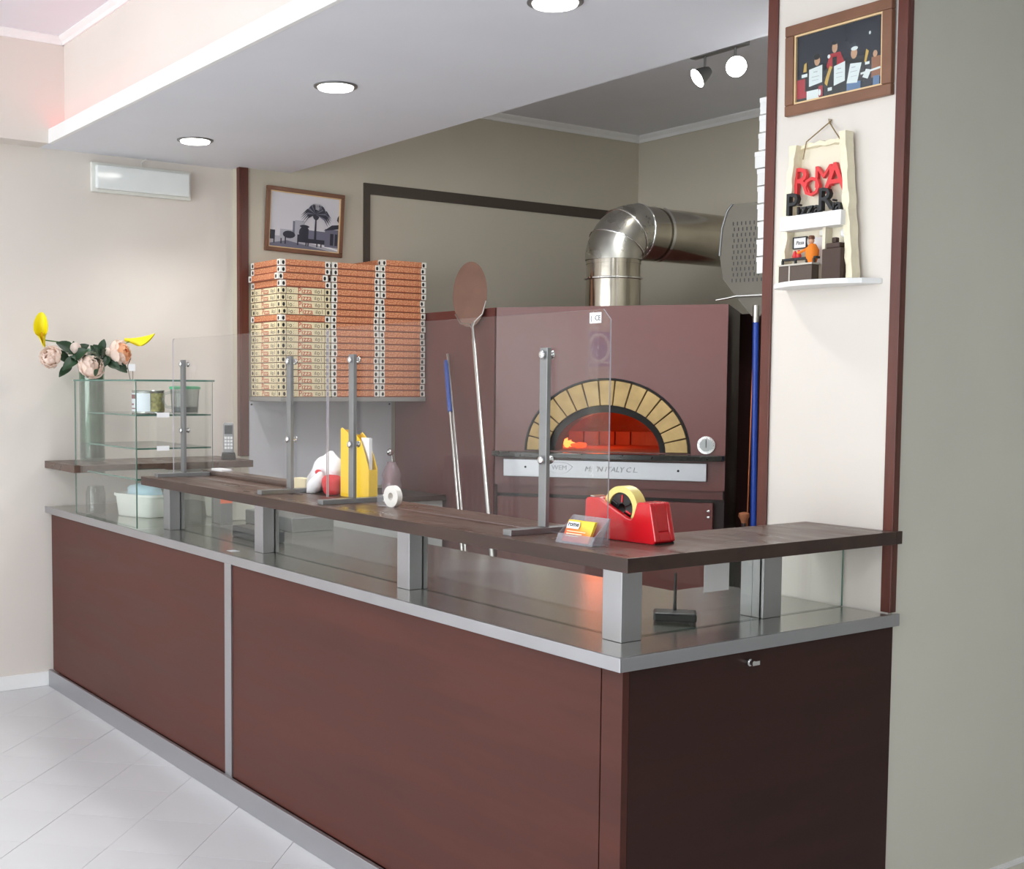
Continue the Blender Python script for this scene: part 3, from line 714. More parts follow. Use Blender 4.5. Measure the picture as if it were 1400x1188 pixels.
text('plate_letters', "M:  'N ITALY C L.", .036, STEELG, pl, Ty(.60, -.0235, 1.091), .002, shear=.25)
p = (1.06, 1.222)
ga = B(); ga.tube([(p[0], -.016, p[1]), (p[0], .0, p[1])], .043, 28)
gg = ga.build('gauge', CHROME, ov, 40)
B().tube([(p[0], -.0175, p[1]), (p[0], -.0162, p[1])], .031, 24).build('dial', mat('dial_grey', (176, 180, 180), .5), gg)
B().box(p[0]-.0015, p[0]+.0015, -.0195, -.018, p[1]-.012, p[1]+.027).build('needle', BLACK, gg)
# flue duct
DUCT = mat('flue_steel', (186, 180, 168), .16, 1, var=.08, scale=7, rvar=.06)
dc = Vector((-4.835, 4.49)); DR = .142; zc_ = 2.312
fd = thing('flue_duct', 'shiny round steel flue rising from the oven and bending to the wall', 'duct', (dc.x, dc.y, 1.9))
B().lathe([(DR, .001), (DR, .165)], n=40).build('pipe_section', DUCT, fd, 40)
B().lathe([(DR*.985, .165), (DR*.985, .262)], n=40).build('pipe_section', DUCT, fd, 40)
B().lathe([(DR, .155), (DR+.012, .158), (DR+.012, .166), (DR, .169)], n=40, caps=(False, False)).build('clamp_ring', CHROME, fd, 40)
RBd = .155; zb0 = zc_-1.9-RBd
els = []
def elb(a0, a1, nm, rr):
    R = []
    for i in range(4):
        a = a0+(a1-a0)*i/3; c = Vector((0, RBd-RBd*math.cos(a), zb0+RBd*math.sin(a))); e1 = Vector((1, 0, 0)); e2 = Vector((0, math.cos(a), -math.sin(a)))
        R.append([c+e1*rr*math.cos(t)+e2*rr*math.sin(t) for t in [2*math.pi*j/40 for j in range(40)]])
    return B().ring(R, True, False, False).build(nm, mat('elbow_zinc', (190, 188, 180), .3, 1, var=.12, scale=9, rvar=.08), fd, 40)
hp = math.pi/2
for i in range(3):
    elb(hp*i/3, hp*(i+1)/3, 'elbow_section', DR+.006)
    a = hp*(i+1)/3; c = Vector((0, RBd-RBd*math.cos(a), zb0+RBd*math.sin(a))); e2 = Vector((0, math.cos(a), -math.sin(a)))
    B().tube([c+Vector((1, 0, 0))*(DR+.007)*math.cos(t)+e2*(DR+.007)*math.sin(t) for t in [2*math.pi*j/40 for j in range(41)]], .005, 6).build('seam_bead', CHROME, fd, 60)
B().lathe([(DR, zb0-.02), (DR, zb0+.005)], n=40, caps=(False, False)).build('pipe_section', DUCT, fd, 40)
yend = 5.8-dc.y
B().tube([(0, RBd, zc_-1.9), (0, RBd+.14, zc_-1.9)], DR, 40, caps=False).build('pipe_section', DUCT, fd, 40)
B().tube([(0, RBd+.14, zc_-1.9), (0, yend, zc_-1.9)], DR*.985, 40, caps=False).build('pipe_section', DUCT, fd, 40)
B().tube([(0, RBd+.132, zc_-1.9), (0, RBd+.15, zc_-1.9)], DR+.008, 40, caps=False).build('clamp_ring', CHROME, fd, 40)

# ================================================================== peels and poles
def polefoot(a, c, y):
    "foot on the floor at depth y, on the photo line through pixels a and c"
    best = None
    for i in range(400):
        py = 800+i; p = pix(a[0]+(c[0]-a[0])*(py-a[1])/(c[1]-a[1]), py, 1, y)
        if best is None or abs(p.z) < abs(best.z): best = p
    return Vector((best.x, y, 0))
PEEL = mat('peel_metal', (136, 102, 88), .6, .1, var=.08, scale=8)
HAND = mat('aluminium_handle', (205, 203, 200), .28, 1, var=.05, scale=10)
foot, top = polefoot((646, 445), (668, 705), 3.45), pix(646, 445, 1, 3.835)
t = thing('round_peel', 'round metal pizza peel on a long pole leaning on the panel', 'pizza peel', foot)
d = (top-foot).normalized(); L = (top-foot).length
B().tube([(0, 0, 0), d*(L-.08)], .011, 14).tube([d*(L-.085), d*(L+.01)], [.009, .007], 12).build('pole', HAND, t, 40)
r = .125; ctr = d*(L+.185); fn = Vector((.35, -.94, .0)); side = d.cross(fn).normalized(); fn = side.cross(d).normalized()
def disc(rr, th): 
    R = [[ctr+side*(rr*.88*math.cos(a))+d*(rr*1.52*math.sin(a))+fn*k for a in [2*math.pi*i/48 for i in range(48)]] for k in (-th, th)]
    return B().ring(R)
bl = disc(r, .0012).build('blade', PEEL, t, bevel=.0006)
bl2 = B(); 
for sg in (-1, 1):
    bl2.tube([d*(L-.02)+fn*.004, d*(L+.015)+side*sg*.018+fn*.004, ctr+side*(sg*r*.56)-d*(r*1.18)+fn*.004, ctr+side*(sg*r*.80)-d*(r*.66)+fn*.004], .004, 8)
bl2.build('fork', HAND, t, 50)
# brush pole with blue sleeve
foot, top = polefoot((612, 484), (631, 695), 3.50), pix(612, 484, 1, 3.872)
t = thing('slim_pole', 'thin bare steel pole beside the round peel', 'pole', foot)
B().tube([(0, 0, 0), top-foot], .0075, 12).build('shaft', HAND, t, 40)
foot, top = polefoot((609.5, 493), (626.5, 695), 3.44), pix(609.5, 493, 1, 3.845)
t = thing('blue_sleeved_pole', 'thin pole with a blue plastic sleeve at its upper end', 'pole', foot); d = top-foot
B().tube([(0, 0, 0), d*.84], .007, 12).build('shaft', HAND, t, 40)
B().tube([d*.835, d*.985, d], [.013, .013, .009], 14).build('sleeve', mat('blue_plastic', (52, 84, 168), .4), t, 40)
# perforated peel by the oven side
YQ = 4.66
base = pix(1033, 700, 1, YQ); hd = pix(1033.5, 432, 1, YQ)
t = thing('perforated_peel', 'slotted metal pizza peel with a blue handle beside the oven', 'pizza peel', (base.x, YQ, 0))
bz = hd.z
BLUE = mat('blue_handle', (28, 62, 150), .35)
B().tube([(0, 0, 0), (hd.x-base.x, 0, bz-.02)], .014, 14).build('handle', BLUE, t, 40)
B().tube([(hd.x-base.x, 0, bz-.03), (hd.x-base.x, 0, bz+.05)], .016, 12).build('socket', HAND, t, 40)
hx = hd.x-base.x
px2m = (pix(1033, 432, 1, YQ)-pix(990, 432, 1, YQ)).length/43.
wv = .188; GREYP = mat('peel_grey', (98, 93, 84), .6, .2, var=.08, scale=8)
oh = pix(1033, 405, 1, YQ).z; o1 = pix(1000, 345, 1, YQ).z; o2 = pix(1005, 281, 1, YQ).z
outl = [(-.02, bz), (-.10, oh), (-.17, (oh+o1)/2-.02), (-wv, o1-.02), (-wv+.01, (o1+o2)/2), (-wv+.035, o2-.03), (-wv+.06, o2), (wv-.06, o2), (wv-.035, o2-.03), (wv-.01, (o1+o2)/2), (wv, o1-.02), (.17, (oh+o1)/2-.02), (.10, oh), (.02, bz)]
RZp = Matrix.Rotation(math.radians(20), 4, 'Z')
TP = Matrix.Translation((hx, 0, 0)) @ RZp
bl = B().prism(outl, 'y', -.001, .001, T=TP).build('blade', GREYP, t)
b = B()
for i in range(11):
    for j in range(13):
        s = -.125+j*.0208+(i % 2)*.006; z = oh+.07+i*.027
        b.box(s, s+.005, -.0025, -.0012, z, z+.017, T=TP)
pe = b.build('slots', BLACK, t); pe['kind'] = 'stuff'
b = B().tube([TP @ Vector((s, -.004, z)) for s, z in outl[3:7]], .005, 8)
b.build('rim', STEELG, t, 50)
b = B().tube([TP @ Vector((s, -.004, z)) for s, z in ((-.20, oh-.012), (-.14, oh-.004), (-.1, oh+.004), (.12, oh+.006))], .006, 8)
b.build('hook_bar', HAND, t, 50)
fb, tb = pix(1019, 700, 1, 4.72), pix(1027.5, 445, 1, 4.72)
t = tag(B().tube([(0, 0, 0), (tb.x-fb.x, .02, tb.z)], .0045, 8).build('copper_rod', mat('copper', (150, 84, 52), .35, .8), None, 40, loc=(fb.x, 4.72, 0)), 'thin copper rod standing beside the blue handled peel', 'rod')
p = pix(1017, 715, 1, 4.4)
t = thing('wooden_knob_post', 'small wooden knob showing above the bar top beside the oven', 'knob', (p.x, 4.4, 0))
WOODK = mat('knob_wood', (150, 92, 60), .5)
B().tube([(0, 0, 0), (0, 0, p.z)], .012, 10).build('post', OVEND, t, 40)
B().lathe([(.012, p.z), (.016, p.z+.015), (.026, p.z+.03), (.024, p.z+.045), (.008, p.z+.05)], n=16).build('knob', WOODK, t, 50)
# white cartons on the partition shelf
s2 = bx('carton_shelf', WHITE, None, -2.80, -2.4885, 3.28, 3.68, 1.862, 1.882)
tag(s2, 'white shelf behind the right pilaster carrying white cartons', 'shelf')
CART = mat('white_carton', (240, 240, 240), .6)
ch_ = .0585
cm = B().box(0, .345, 0, .345, 0.002, ch_-.004).mesh('white_carton', CART)
lm = B().box(-.0015, .3465, -.0015, .3465, ch_-.018, ch_-.003).mesh('lid', CART)
for k in range(10):
    o = bpy.data.objects.new('white_carton', cm); COL.objects.link(o)
    dx = (.0, -.001, .001, -.002, -.003, -.006, -.018, -.004, -.002, -.001)[k]
    o.location = (-2.852+dx, 3.30, 1.8825+k*ch_)
    q = bpy.data.objects.new('lid', lm); COL.objects.link(q); q.parent = o
    tag(o, 'white carton, '+nth(9-k, 10)+' in the stack behind the right pilaster', 'carton', 'white cartons stacked behind the pilaster')
# ================================================================== things on the bar top
ZT = 1.1202
# red tape dispenser (long axis along X)
t = thing('tape_dispenser', 'red desktop tape dispenser with a yellow tape roll on the bar top', 'tape dispenser', (-2.262, 2.165, ZT), math.radians(4))
pr = [(-.118, .006), (-.112, .0), (.112, .0), (.122, .008), (.103, .094), (.099, .100), (.062, .100), (.058, .094), (.048, .064), (.040, .056), (.028, .058), (-.055, .094), (-.066, .101), (-.108, .101), (-.114, .094)]
b = B()
for y0, y1 in ((-.036, -.020), (.020, .036)): b.prism(pr, 'y', y0, y1)
b.prism([(-.118, .006), (-.112, .0), (.112, .0), (.122, .008), (.116, .03), (-.118, .03)], 'y', -.0199, .0199)
b.prism([(.062, .1), (.099, .1), (.103, .094), (.114, .03), (.058, .03)], 'y', -.0199, .0199)
b.prism([(-.118, .03), (-.114, .094), (-.108, .101), (-.075, .101), (-.085, .03)], 'y', -.0199, .0199)
b.build('body', RED, t, bevel=.003)
B().prism([(-.116, -.003), (.119, -.003), (.119, .0), (-.116, .0)], 'y', -.034, .034).build('base_pad', BLACK, t, loc=(0, 0, .003))
c = (-.012, 0, .078)
def yring(r0, r1, y0, y1, n=36):
    R = []
    for r, y in ((r0, y0), (r1, y0), (r1, y1), (r0, y1), (r0, y0)): R.append([(c[0]+r*math.cos(2*math.pi*j/n), y, c[2]+r*math.sin(2*math.pi*j/n)) for j in range(n)])
    return B().ring(R, True, False, False)
yring(.040, .056, -.0165, .0165).build('tape_roll', mat('yellow_tape', (232, 214, 130), .35), t, 40)
hub = yring(.012, .0395, -.012, .012).build('hub', BLACK, t, 40)
for a in (0.4, 1.5, 2.6, 3.7, 4.8, 5.9):
    B().tube([(c[0]+.016*math.cos(a), -.0125, c[2]+.016*math.sin(a)), (c[0]+.034*math.cos(a), -.0125, c[2]+.034*math.sin(a))], .003, 6).build('spoke', RED if a in (1.5, 5.9) else BLACK, hub)
bx('cutter', CHROME, t, -.114, -.100, -.018, .018, .1015, .104)
# business card holder
ACR = glass('acrylic_clear', (240, 240, 244), .08, haze=.12)
t = thing('card_holder', 'clear acrylic holder with yellow and red business cards', 'card holder', (-2.262, 2.012, ZT), math.radians(3))
b = B(); sl = .030
b.prism([(0, 0), (.004, 0), (sl+.004, .064), (sl, .064)], 'x', -.062, .062)
b.prism([(-.028, 0), (0, 0), (0, .003), (-.028, .003)], 'x', -.062, .062)
b.prism([(-.030, 0), (-.027, 0), (-.017, .022), (-.020, .022)], 'x', -.062, .062)
for x in (-.0625, .06): b.prism([(-.030, 0), (.004, 0), (sl+.004, .064), (sl, .064), (-.018, .022)], 'x', x, x+.0025)
b.prism([(.0045, 0), (.034, 0), (sl+.004, .064)], 'x', .058, .06)
b.build('holder', ACR, t)
m = bpy.data.materials.new('card_print'); m.use_nodes = True; k = NT(m); tc = k.new('ShaderNodeTexCoord'); sx = k.new('ShaderNodeSeparateXYZ'); k.link(tc.outputs['Generated'], sx.inputs[0])
f = k.math('ADD', k.math('MULTIPLY', sx.outputs[2], .8), k.math('MULTIPLY', sx.outputs[0], .35))
cr = k.new('ShaderNodeValToRGB'); k.link(f, cr.inputs[0]); e = cr.color_ramp.elements
e[0].color = lin((206, 54, 40)); e[0].position = .25; e[1].color = lin((246, 210, 70)); e[1].position = .85; e.new(.55).color = lin((236, 130, 60))
k.link(cr.outputs[0], k.n['Principled BSDF'].inputs['Base Color'])
cdz = B()
for q in range(6):
    o_ = -.002-q*.0016
    cdz.prism([(o_-.022*.47, .004), (o_-.022*.47+.0008, .004), (o_-.022*.47+.0008+.0245, .054), (o_-.022*.47+.0245, .054)], 'x', -.050, .040)
cdz = cdz.build('cards', m, t)
TT = Matrix.Translation((-.024, -.0052, .043)) @ Matrix.Rotation(math.radians(90-26), 4, 'X')
B().prism([(-.020, -.009), (.020, -.009), (.022, .0), (.018, .009), (-.018, .009), (-.022, 0)], 'z', .0003, .0006, T=TT).build('card_badge', PAPER, cdz)
text('card_name', 'rome', .017, BLACK, cdz, TT @ Matrix.Translation((0, .002, .0009)), .0002, bold=.0004)
TT2 = Matrix.Translation((-.006, -.0146, .023)) @ Matrix.Rotation(math.radians(90-26), 4, 'X')
for i in range(3): B().box(-.034, .030-.01*i, -.0012+.006*(1-i), .0012+.006*(1-i), .0003, .0005, T=TT2).build('card_line', CREAM, cdz)
# magazine files
def mfile(x0, x1, y0, h0, h1, label, cut):
    t = thing('magazine_file', label, 'magazine file', ((x0+x1)/2, y0, ZT)); w = (x1-x0)/2; dp = .035
    pr = [(-w, 0), (w, 0), (w, h1), (w-cut*.25, h1+(h0-h1)*.35), (w-cut*.6, h1+(h0-h1)*.75), (-w+.018, h0-.004), (-w+.010, h0), (-w, h0-.006)]
    for yy in (0, dp-.003): B().prism(pr, 'y', yy, yy+.003).build('side', YELLOW, t, bevel=.001)
    bx('back', YELLOW, t, -w, -w+.003, .003, dp-.003, 0, h0-.008); bx('front', YELLOW, t, w-.003, w, .003, dp-.003, 0, h1); bx('bottom', YELLOW, t, -w+.003, w-.003, .003, dp-.003, 0, .003)
    return t
mfile(-3.684, -3.606, 2.17, .236, .17, 'yellow plastic magazine file beside the white cloth bag', .05)
t = mfile(-3.602, -3.496, 2.168, .222, .10, 'yellow plastic magazine file beside the white tape roll', .085)
pp = tag(bx('paper_sheaf', PAPER, None, -3.56, -3.51, 2.178, 2.190, ZT+.0032, ZT+.205), 'white papers standing inside the lower cut yellow file', 'papers')
# white cloth bag with red patches
def blob(b, c, r, T, seed, m=0, amp=.12):
    n0 = len(b.v); b.ball(c, r, 20, 12, m, T)
    rn = random.Random(seed); ph = [rn.uniform(0, 6) for _ in range(6)]
    for i in range(n0, len(b.v)):
        p = Vector(b.v[i])-Vector(c); k = 1+amp*(math.sin(p.x*90+ph[0])*math.sin(p.y*80+ph[1])+.6*math.sin(p.z*120+ph[2]))
        q = Vector(c)+p*k; q.z = max(q.z, .0006); b.v[i] = tuple(q)
t = thing('cloth_bag', 'white cloth bag with red patches slumped beside a yellow file', 'bag', (-3.785, 2.175, ZT))
CL = mat('white_cloth', (240, 238, 240), .85, bump=.4, bscale=70)
b = B(); TT = Matrix.Rotation(math.radians(-42), 4, 'Y')
blob(b, (-.055, .012, .064), (.120, .04, .046), TT, 3, amp=.06); blob(b, (.015, .015, .075), (.058, .036, .06), Matrix(), 5, amp=.08); blob(b, (.05, .012, .095), (.03, .03, .03), Matrix(), 6, amp=.08)
b.build('body', CL, t, 70)
b = B(); blob(b, (-.012, -.038, .035), (.062, .024, .026), Matrix.Rotation(math.radians(-40), 4, 'Y'), 8, amp=.08); b.build('sleeve', CL, t, 70)
RC = mat('red_cloth', (208, 44, 52), .8)
b = B(); blob(b, (.058, -.012, .036), (.036, .034, .036), Matrix(), 11); b.build('red_patch', RC, t, 70)
b = B(); blob(b, (.0, -.036, .077), (.020, .008, .010), Matrix(), 12); b.build('red_bow', RC, t, 70)
# tape roll in small dispenser
t = thing('tape_roll', 'white roll of clear tape on a small clear holder', 'tape', (-3.262, 2.112, ZT), math.radians(8)); c = (.0, 0, .0335)
yring(.012, .034, -.010, .010).build('roll', mat('matte_tape', (232, 228, 222), .5), t, 40)
B().prism([(-.066, .0), (-.015, .0), (-.02, .012), (-.044, .016), (-.058, .034), (-.066, .034)], 'y', -.010, .010).build('holder', ACR, t, bevel=.001)
# cream carton behind the screen
tag(bx('cream_carton', CREAM, None, -3.985, -3.90, 2.152, 2.186, ZT+.0, ZT+.045, bevel=.001), 'small cream carton standing behind the acrylic screen', 'carton')
tag(bx('paper_slip', PAPER, None, -4.80, -4.70, 2.20, 2.245, 1.1412, 1.15, bevel=.001), 'small white paper pad on the narrow ledge', 'paper')
# ================================================================== inside the case and on the worktop
ZW = .8947
t = thing('wireless_router', 'black wireless router with one antenna behind the end glass', 'router', (-2.262, 2.335, ZW), math.radians(45))
bx('body', BLACK, t, -.055, .055, -.036, .036, .004, .028, bevel=.006)
B().tube([(0, .02, .028), (0, .02, .05), (0, .02, .125)], [.005, .004, .0035], 10).build('antenna', BLACK, t, 40)
for x in (-.04, .04): bx('foot', BLACK, t, x-.005, x+.005, -.03, .03, 0, .004)
p0, p1 = pix(963, 767, 0, -2.171), pix(996, 806, 0, -2.171)
tag(bx('paper_note', PAPER, None, -2.1715, -2.170, p0.y, p1.y, p1.z, min(p0.z, 1.0855)), 'blank white note stuck on the end glass', 'note')
def tub(name, label, cat, x, y, sx, sy, h, m, lid=None, rz=0, z=ZW):
    t = thing(name, label, cat, (x, y, z), math.radians(rz))
    R = []
    for k, zz in ((.86, 0), (.9, .004), (1, h), (1.05, h), (1.05, h-.012), (.97, h-.004), (.86, .008)):
        R.append([(sx/2*k*c*(1 if abs(s) < .99 else 1), sy/2*k*s, zz) for c, s in [(math.copysign(abs(math.cos(a))**.4, math.cos(a)), math.copysign(abs(math.sin(a))**.4, math.sin(a))) for a in [2*math.pi*j/32 for j in range(32)]]])
    B().ring(R, True, True, True).build('body', m, t, 50)
    if lid:
        R = [[(sx/2*k*math.copysign(abs(math.cos(a))**.4, math.cos(a)), sy/2*k*math.copysign(abs(math.sin(a))**.4, math.sin(a)), zz) for a in [2*math.pi*j/32 for j in range(32)]] for k, zz in ((1.06, h+.0005), (1.06, h+.012), (.98, h+.018))]
        B().ring(R).build('lid', lid, t, 50)
    return t
tub('plastic_tub', 'white plastic tub standing inside the glass display case', 'tub', -5.44, 2.16, .26, .17, .105, PLASTW, None, 20)
BAGB = mat('pale_blue_bag', (196, 220, 232), .5)
t = thing('folded_bag', 'pale blue folded bag lying in the white plastic tub', 'bag', (-5.44, 2.16, ZW+.03), math.radians(20))
b = B(); blob(b, (0, 0, .07), (.10, .06, .05), Matrix(), 21, amp=.1); b.build('cloth', BAGB, t, 60)
tub('lidded_tub', 'cream lidded tub behind the display case on the worktop', 'tub', -5.17, 2.50, .34, .24, .15, mat('cream_plastic', (226, 224, 212), .45), PLASTW, 0)
t = tag(bx('steel_box', STEELG, None, -5.02, -4.93, 2.30, 2.36, ZW+.0005, ZW+.17, bevel=.002), 'grey steel box with orange labels behind the display case', 'box')
for z in (.125, .09): bx('orange_label', mat('orange_label', (236, 108, 70), .6), t, -4.93, -4.929, 2.302, 2.358, ZW+z, ZW+z+.028)
b = B().box(-4.52, -4.22, 2.16, 2.24, ZW+.0005, ZW+.045)
tag(b.build('black_tray', mat('dark_grey_plastic', (52, 54, 58), .35), bevel=.006), 'long dark grey tray on the worktop behind the front glass', 'tray')
tag(bx('steel_pan', STEELG, None, -4.93, -4.50, 2.42, 2.62, ZW+.0005, ZW+.06, bevel=.004), 'shallow grey steel pan on the worktop behind the dark tray', 'pan')
p = pix(317, 753, 2, .895)
t = tag(bx('worktop_sticker', PAPER, None, p.x-.02, p.x+.025, p.y-.012, p.y+.02, ZW, ZW+.0006), 'small white printed sticker on the worktop rim', 'sticker')
t = thing('clear_jar', 'small clear glass jar inside the display case', 'jar', (-5.64, 2.0, ZW))
B().lathe([(.03, 0), (.045, .004), (.046, .10), (.038, .12), (.038, .13), (.035, .13), (.043, .1), (.042, .008)], n=28).build('body', GLASS, t, 50)
# tin and jug on the glass shelf
zs_ = 1.3733
t = thing('food_tin', 'round tin with a white and red label on the glass shelf', 'tin', (-5.10, 2.045, zs_))
B().lathe([(.068, 0), (.0695, .003), (.068, .006), (.068, .094), (.0695, .097), (.068, .1)], n=36).build('can', STEELM, t, 40)
b = B(); n = 24
b.ring([[(.0687*math.cos(a), .0687*math.sin(a), z) for a in [math.radians(-150+135*j/n) for j in range(n+1)]] for z in (.010, .088)], False, False, False)
lb = b.build('label', mat('tin_label', (226, 230, 238), .5), t, 60)
for k, (z, h, w) in enumerate(((.064, .018, 40), (.036, .008, 30), (.02, .005, 38))):
    b = B(); b.ring([[(.0692*math.cos(a), .0692*math.sin(a), zz) for a in [math.radians(-112+w*j/8) for j in range(9)]] for zz in (z, z+h)], False, False, False)
    b.build('label_print', mat('maroon_print', (120, 50, 56), .6), lb, 60)
b = B(); b.ring([[(.0688*math.cos(a), .0688*math.sin(a), z) for a in [math.radians(-13+100*j/12) for j in range(13)]] for z in (.010, .088)], False, False, False)
b.build('picture_label', mat('olive_label', (168, 160, 112), .5, var=.6, scale=45), t, 60)
JUG = glass('jug_plastic', (251, 254, 253), .05, haze=.06); JUGL = mat('green_lid', (96, 200, 150), .4)
t = thing('clear_jug', 'clear plastic jug with a green lid on the glass shelf', 'jug', (-5.01, 2.175, zs_))
B().lathe([(.05, 0), (.056, .003), (.062, .105), (.060, .105), (.054, .006)], n=32).build('body', JUG, t, 50)
B().lathe([(.064, .1055), (.066, .108), (.066, .116), (.05, .119)], n=32).build('lid', JUGL, t, 40)
B().lathe([(.052, .006), (.054, .03), (.02, .032)], n=24).build('contents', mat('grey_grains', (150, 152, 150), .8, bump=.5), t, 50)
B().tube([(0, -.06, .095), (0, -.095, .085), (0, -.1, .055), (0, -.085, .03), (0, -.056, .028)], .006, 8).build('handle', JUG, t, 60)

# ================================================================== pictures
FW = mat('frame_wood', (122, 82, 60), .4, var=.2, scale=6); GOLD = mat('gold_lip', (226, 196, 150), .4)
def frame(name, label, W_, H_, fw, T, mats, shapes, glossy):
    "built in local X (right) / Z (up), front = -Y, then placed by T"
    t = thing(name, label, 'picture'); t.matrix_world = T
    w, h = W_/2, H_/2
    for a, c, e, f_ in ((-w, w, h-fw, h), (-w, w, -h, -h+fw), (-w, -w+fw, -h+fw, h-fw), (w-fw, w, -h+fw, h-fw)):
        B().prism([(a, e), (c, e), (c, f_), (a, f_)], 'y', -.018, .0).build('frame_rail', FW, t, bevel=.003)
    i = fw; l_ = .005; b = B()
    for a, c, e, f_ in ((-w+i, w-i, h-i-l_, h-i), (-w+i, w-i, -h+i, -h+i+l_), (-w+i, -w+i+l_, -h+i+l_, h-i-l_), (w-i-l_, w-i, -h+i+l_, h-i-l_)): b.box(a, c, -.013, -.004, e, f_)
    b.build('inner_lip', GOLD, t)
    b = B(); b.box(-w+i, w-i, -.005, -.003, -h+i, h-i, 0)
    lay = -.0052
    for mi, pts in shapes:
        lay -= .00006
        q = [((x-.5)*(W_-2*fw-2*l_), (z-.5)*(H_-2*fw-2*l_)) for x, z in pts]
        b.add([(x, lay, z) for x, z in q], [tuple(range(len(q)))], mi)
    b.build('photo_print', mats, t)
    if glossy: B().box(-w+i+.001, w-i-.001, -.0105, -.0095, -h+i+.001, h-i-.001).build('glazing', GLASS, t)
    return t
def ell_(cx, cz, rx, rz, n=14): return [(cx+rx*math.cos(2*math.pi*k/n), cz+rz*math.sin(2*math.pi*k/n)) for k in range(n)]
def rc(x0, x1, z0, z1, sk=0): return [(x0, z0), (x1, z0+sk), (x1, z1+sk), (x0, z1)]
SK = mat('photo_sky', (214, 212, 220), .3); D1 = mat('photo_dark', (46, 46, 62), .3); D2 = mat('photo_mid', (112, 112, 132), .3); D3 = mat('photo_light', (178, 178, 190), .3); D4 = mat('photo_white', (234, 234, 240), .3)
S = [(3, rc(0, 1, 0, .2)), (2, [(0, .05), (.25, .13), (.9, 0), (0, 0)]), (4, [(.5, .14), (1, .02), (1, .05), (.55, .17)]),
     (3, rc(.15, .34, .18, .33)), (2, rc(.33, .36, .2, .5)), (3, rc(.36, .5, .2, .52)), (1, rc(0, .08, .13, .3)), (1, ell_(.28, .24, .09, .07)), (1, rc(.4, .8, .12, .26)), (1, ell_(.5, .3, .08, .12)), (1, ell_(.5, .42, .07, .03)),
     (2, rc(.56, .8, .2, .36)), (2, rc(.80, 1, .08, .42)), (1, rc(.88, .93, .12, .34)), (1, rc(.95, .99, .12, .34)), (1, [(.78, .38), (1, .44), (1, .52), (.9, .5)]), (1, [(.97, .6), (1, .56), (1, .7), (.98, .66)])]
for x, h_ in ((.06, .1), (.16, .1), (.22, .13), (.40, .12), (.52, .11), (.55, .1), (.68, .1), (.74, .12)): S.append((1, rc(x, x+.018, .06, .06+h_)))
S.append((1, [(.64, .15), (.675, .15), (.67, .6), (.65, .6)])); S.append((1, ell_(.66, .66, .05, .1)))
rn = random.Random(4)
for k in range(24):
    a = math.radians(-35+250*k/23); L_ = .20 if math.sin(a) > .2 else .24
    cx, cz = .66, .68; ex, ez = cx+L_*.95*math.cos(a), cz+L_*math.sin(a)-.10; mx, mz = cx+L_*.6*math.cos(a), cz+L_*.75*math.sin(a)+.02
    S.append((1 if k % 3 else 2, [(cx-.01, cz-.01), (mx, mz-.02), (ex, ez), (mx+.01, mz+.03)]))
T1 = Matrix.Translation((XK+.006, 3.312, 2.383)) @ Matrix.Rotation(math.radians(90), 4, 'Z') @ Matrix.Rotation(math.radians(1.5), 4, 'Y') @ Matrix.Rotation(math.radians(2.5), 4, 'X')
frame('framed_street_photo', 'framed black and white photograph of a palm tree street', .478, .342, .022, T1, [SK, D1, D2, D3, D4], S, False)
N1 = mat('print_navy', (24, 28, 46), .25); N2 = mat('print_black', (18, 18, 24), .3); N3 = mat('print_red', (176, 34, 48), .3); N4 = mat('print_skin', (206, 158, 128), .3); N5 = mat('print_white', (232, 236, 240), .3); N6 = mat('print_denim', (96, 124, 168), .3); N7 = mat('print_gold', (214, 172, 84), .3); N8 = mat('print_brown', (150, 92, 62), .3)
S = [(2, rc(0, .12, 0, .35)), (2, rc(.0, .14, .02, .32)), (3-0, rc(0, .12, .05, .34)), (5, rc(.12, .27, 0, .2)), (2, rc(.1, .33, .14, .5)), (4-0, ell_(.245, .57, .035, .075)), (2, ell_(.24, .63, .04, .045)),
     (1, rc(.33, .6, .0, .3)), (2, rc(.36, .57, .1, .5)), (3, [(.36, .45), (.40, .62), (.52, .62), (.57, .45), (.55, .38), (.38, .4)]), (2, rc(.43, .48, .3, .56)), (4, ell_(.455, .70, .033, .08)), (2, ell_(.455, .77, .035, .03)),
     (2, rc(.58, .8, .1, .48)), (4, ell_(.68, .54, .037, .08)), (5-0, ell_(.685, .61, .04, .03)), (6, rc(.6, .76, .0, .12)), (8, rc(.88, .99, .12, .42)), (4, ell_(.92, .46, .025, .05)), (6, rc(.9, .97, .0, .14)),
     (5, rc(.15, .31, .2, .46, .03)), (5, rc(.45, .58, .13, .42, .04)), (5, [(.6, .12), (.72, .1), (.77, .38), (.64, .4)]), (5, [(.78, .16), (.84, .12), (.88, .24), (.82, .27)]), (5, rc(.76, .98, .2, .23, .03)),
     (7, [(.34, .2), (.37, .15), (.40, .3), (.43, .42), (.40, .44), (.36, .3)]), (7, [(.80, .38), (.82, .36), (.85, .52), (.82, .56)]), (7, [(.08, .44), (.12, .44), (.12, .58), (.09, .56)]), (5, rc(.06, .13, .36, .41)), (5, rc(.81, .86, .33, .37)), (5, rc(.38, .43, .07, .12)),
     (5, ell_(.39, .585, .017, .03)), (5, ell_(.86, .78, .012, .025)), (3, rc(.27, .32, .02, .18)), (5, ell_(.285, .08, .014, .05))]
for cx, cz, w_, h_ in ((.23, .40, .05, .012), (.23, .33, .09, .008), (.23, .28, .08, .006), (.515, .36, .045, .012), (.515, .3, .08, .008), (.515, .24, .07, .006), (.68, .33, .045, .012), (.685, .27, .08, .008), (.685, .2, .07, .006)): S.append((9, rc(cx-w_/2, cx+w_/2, cz, cz+h_)))
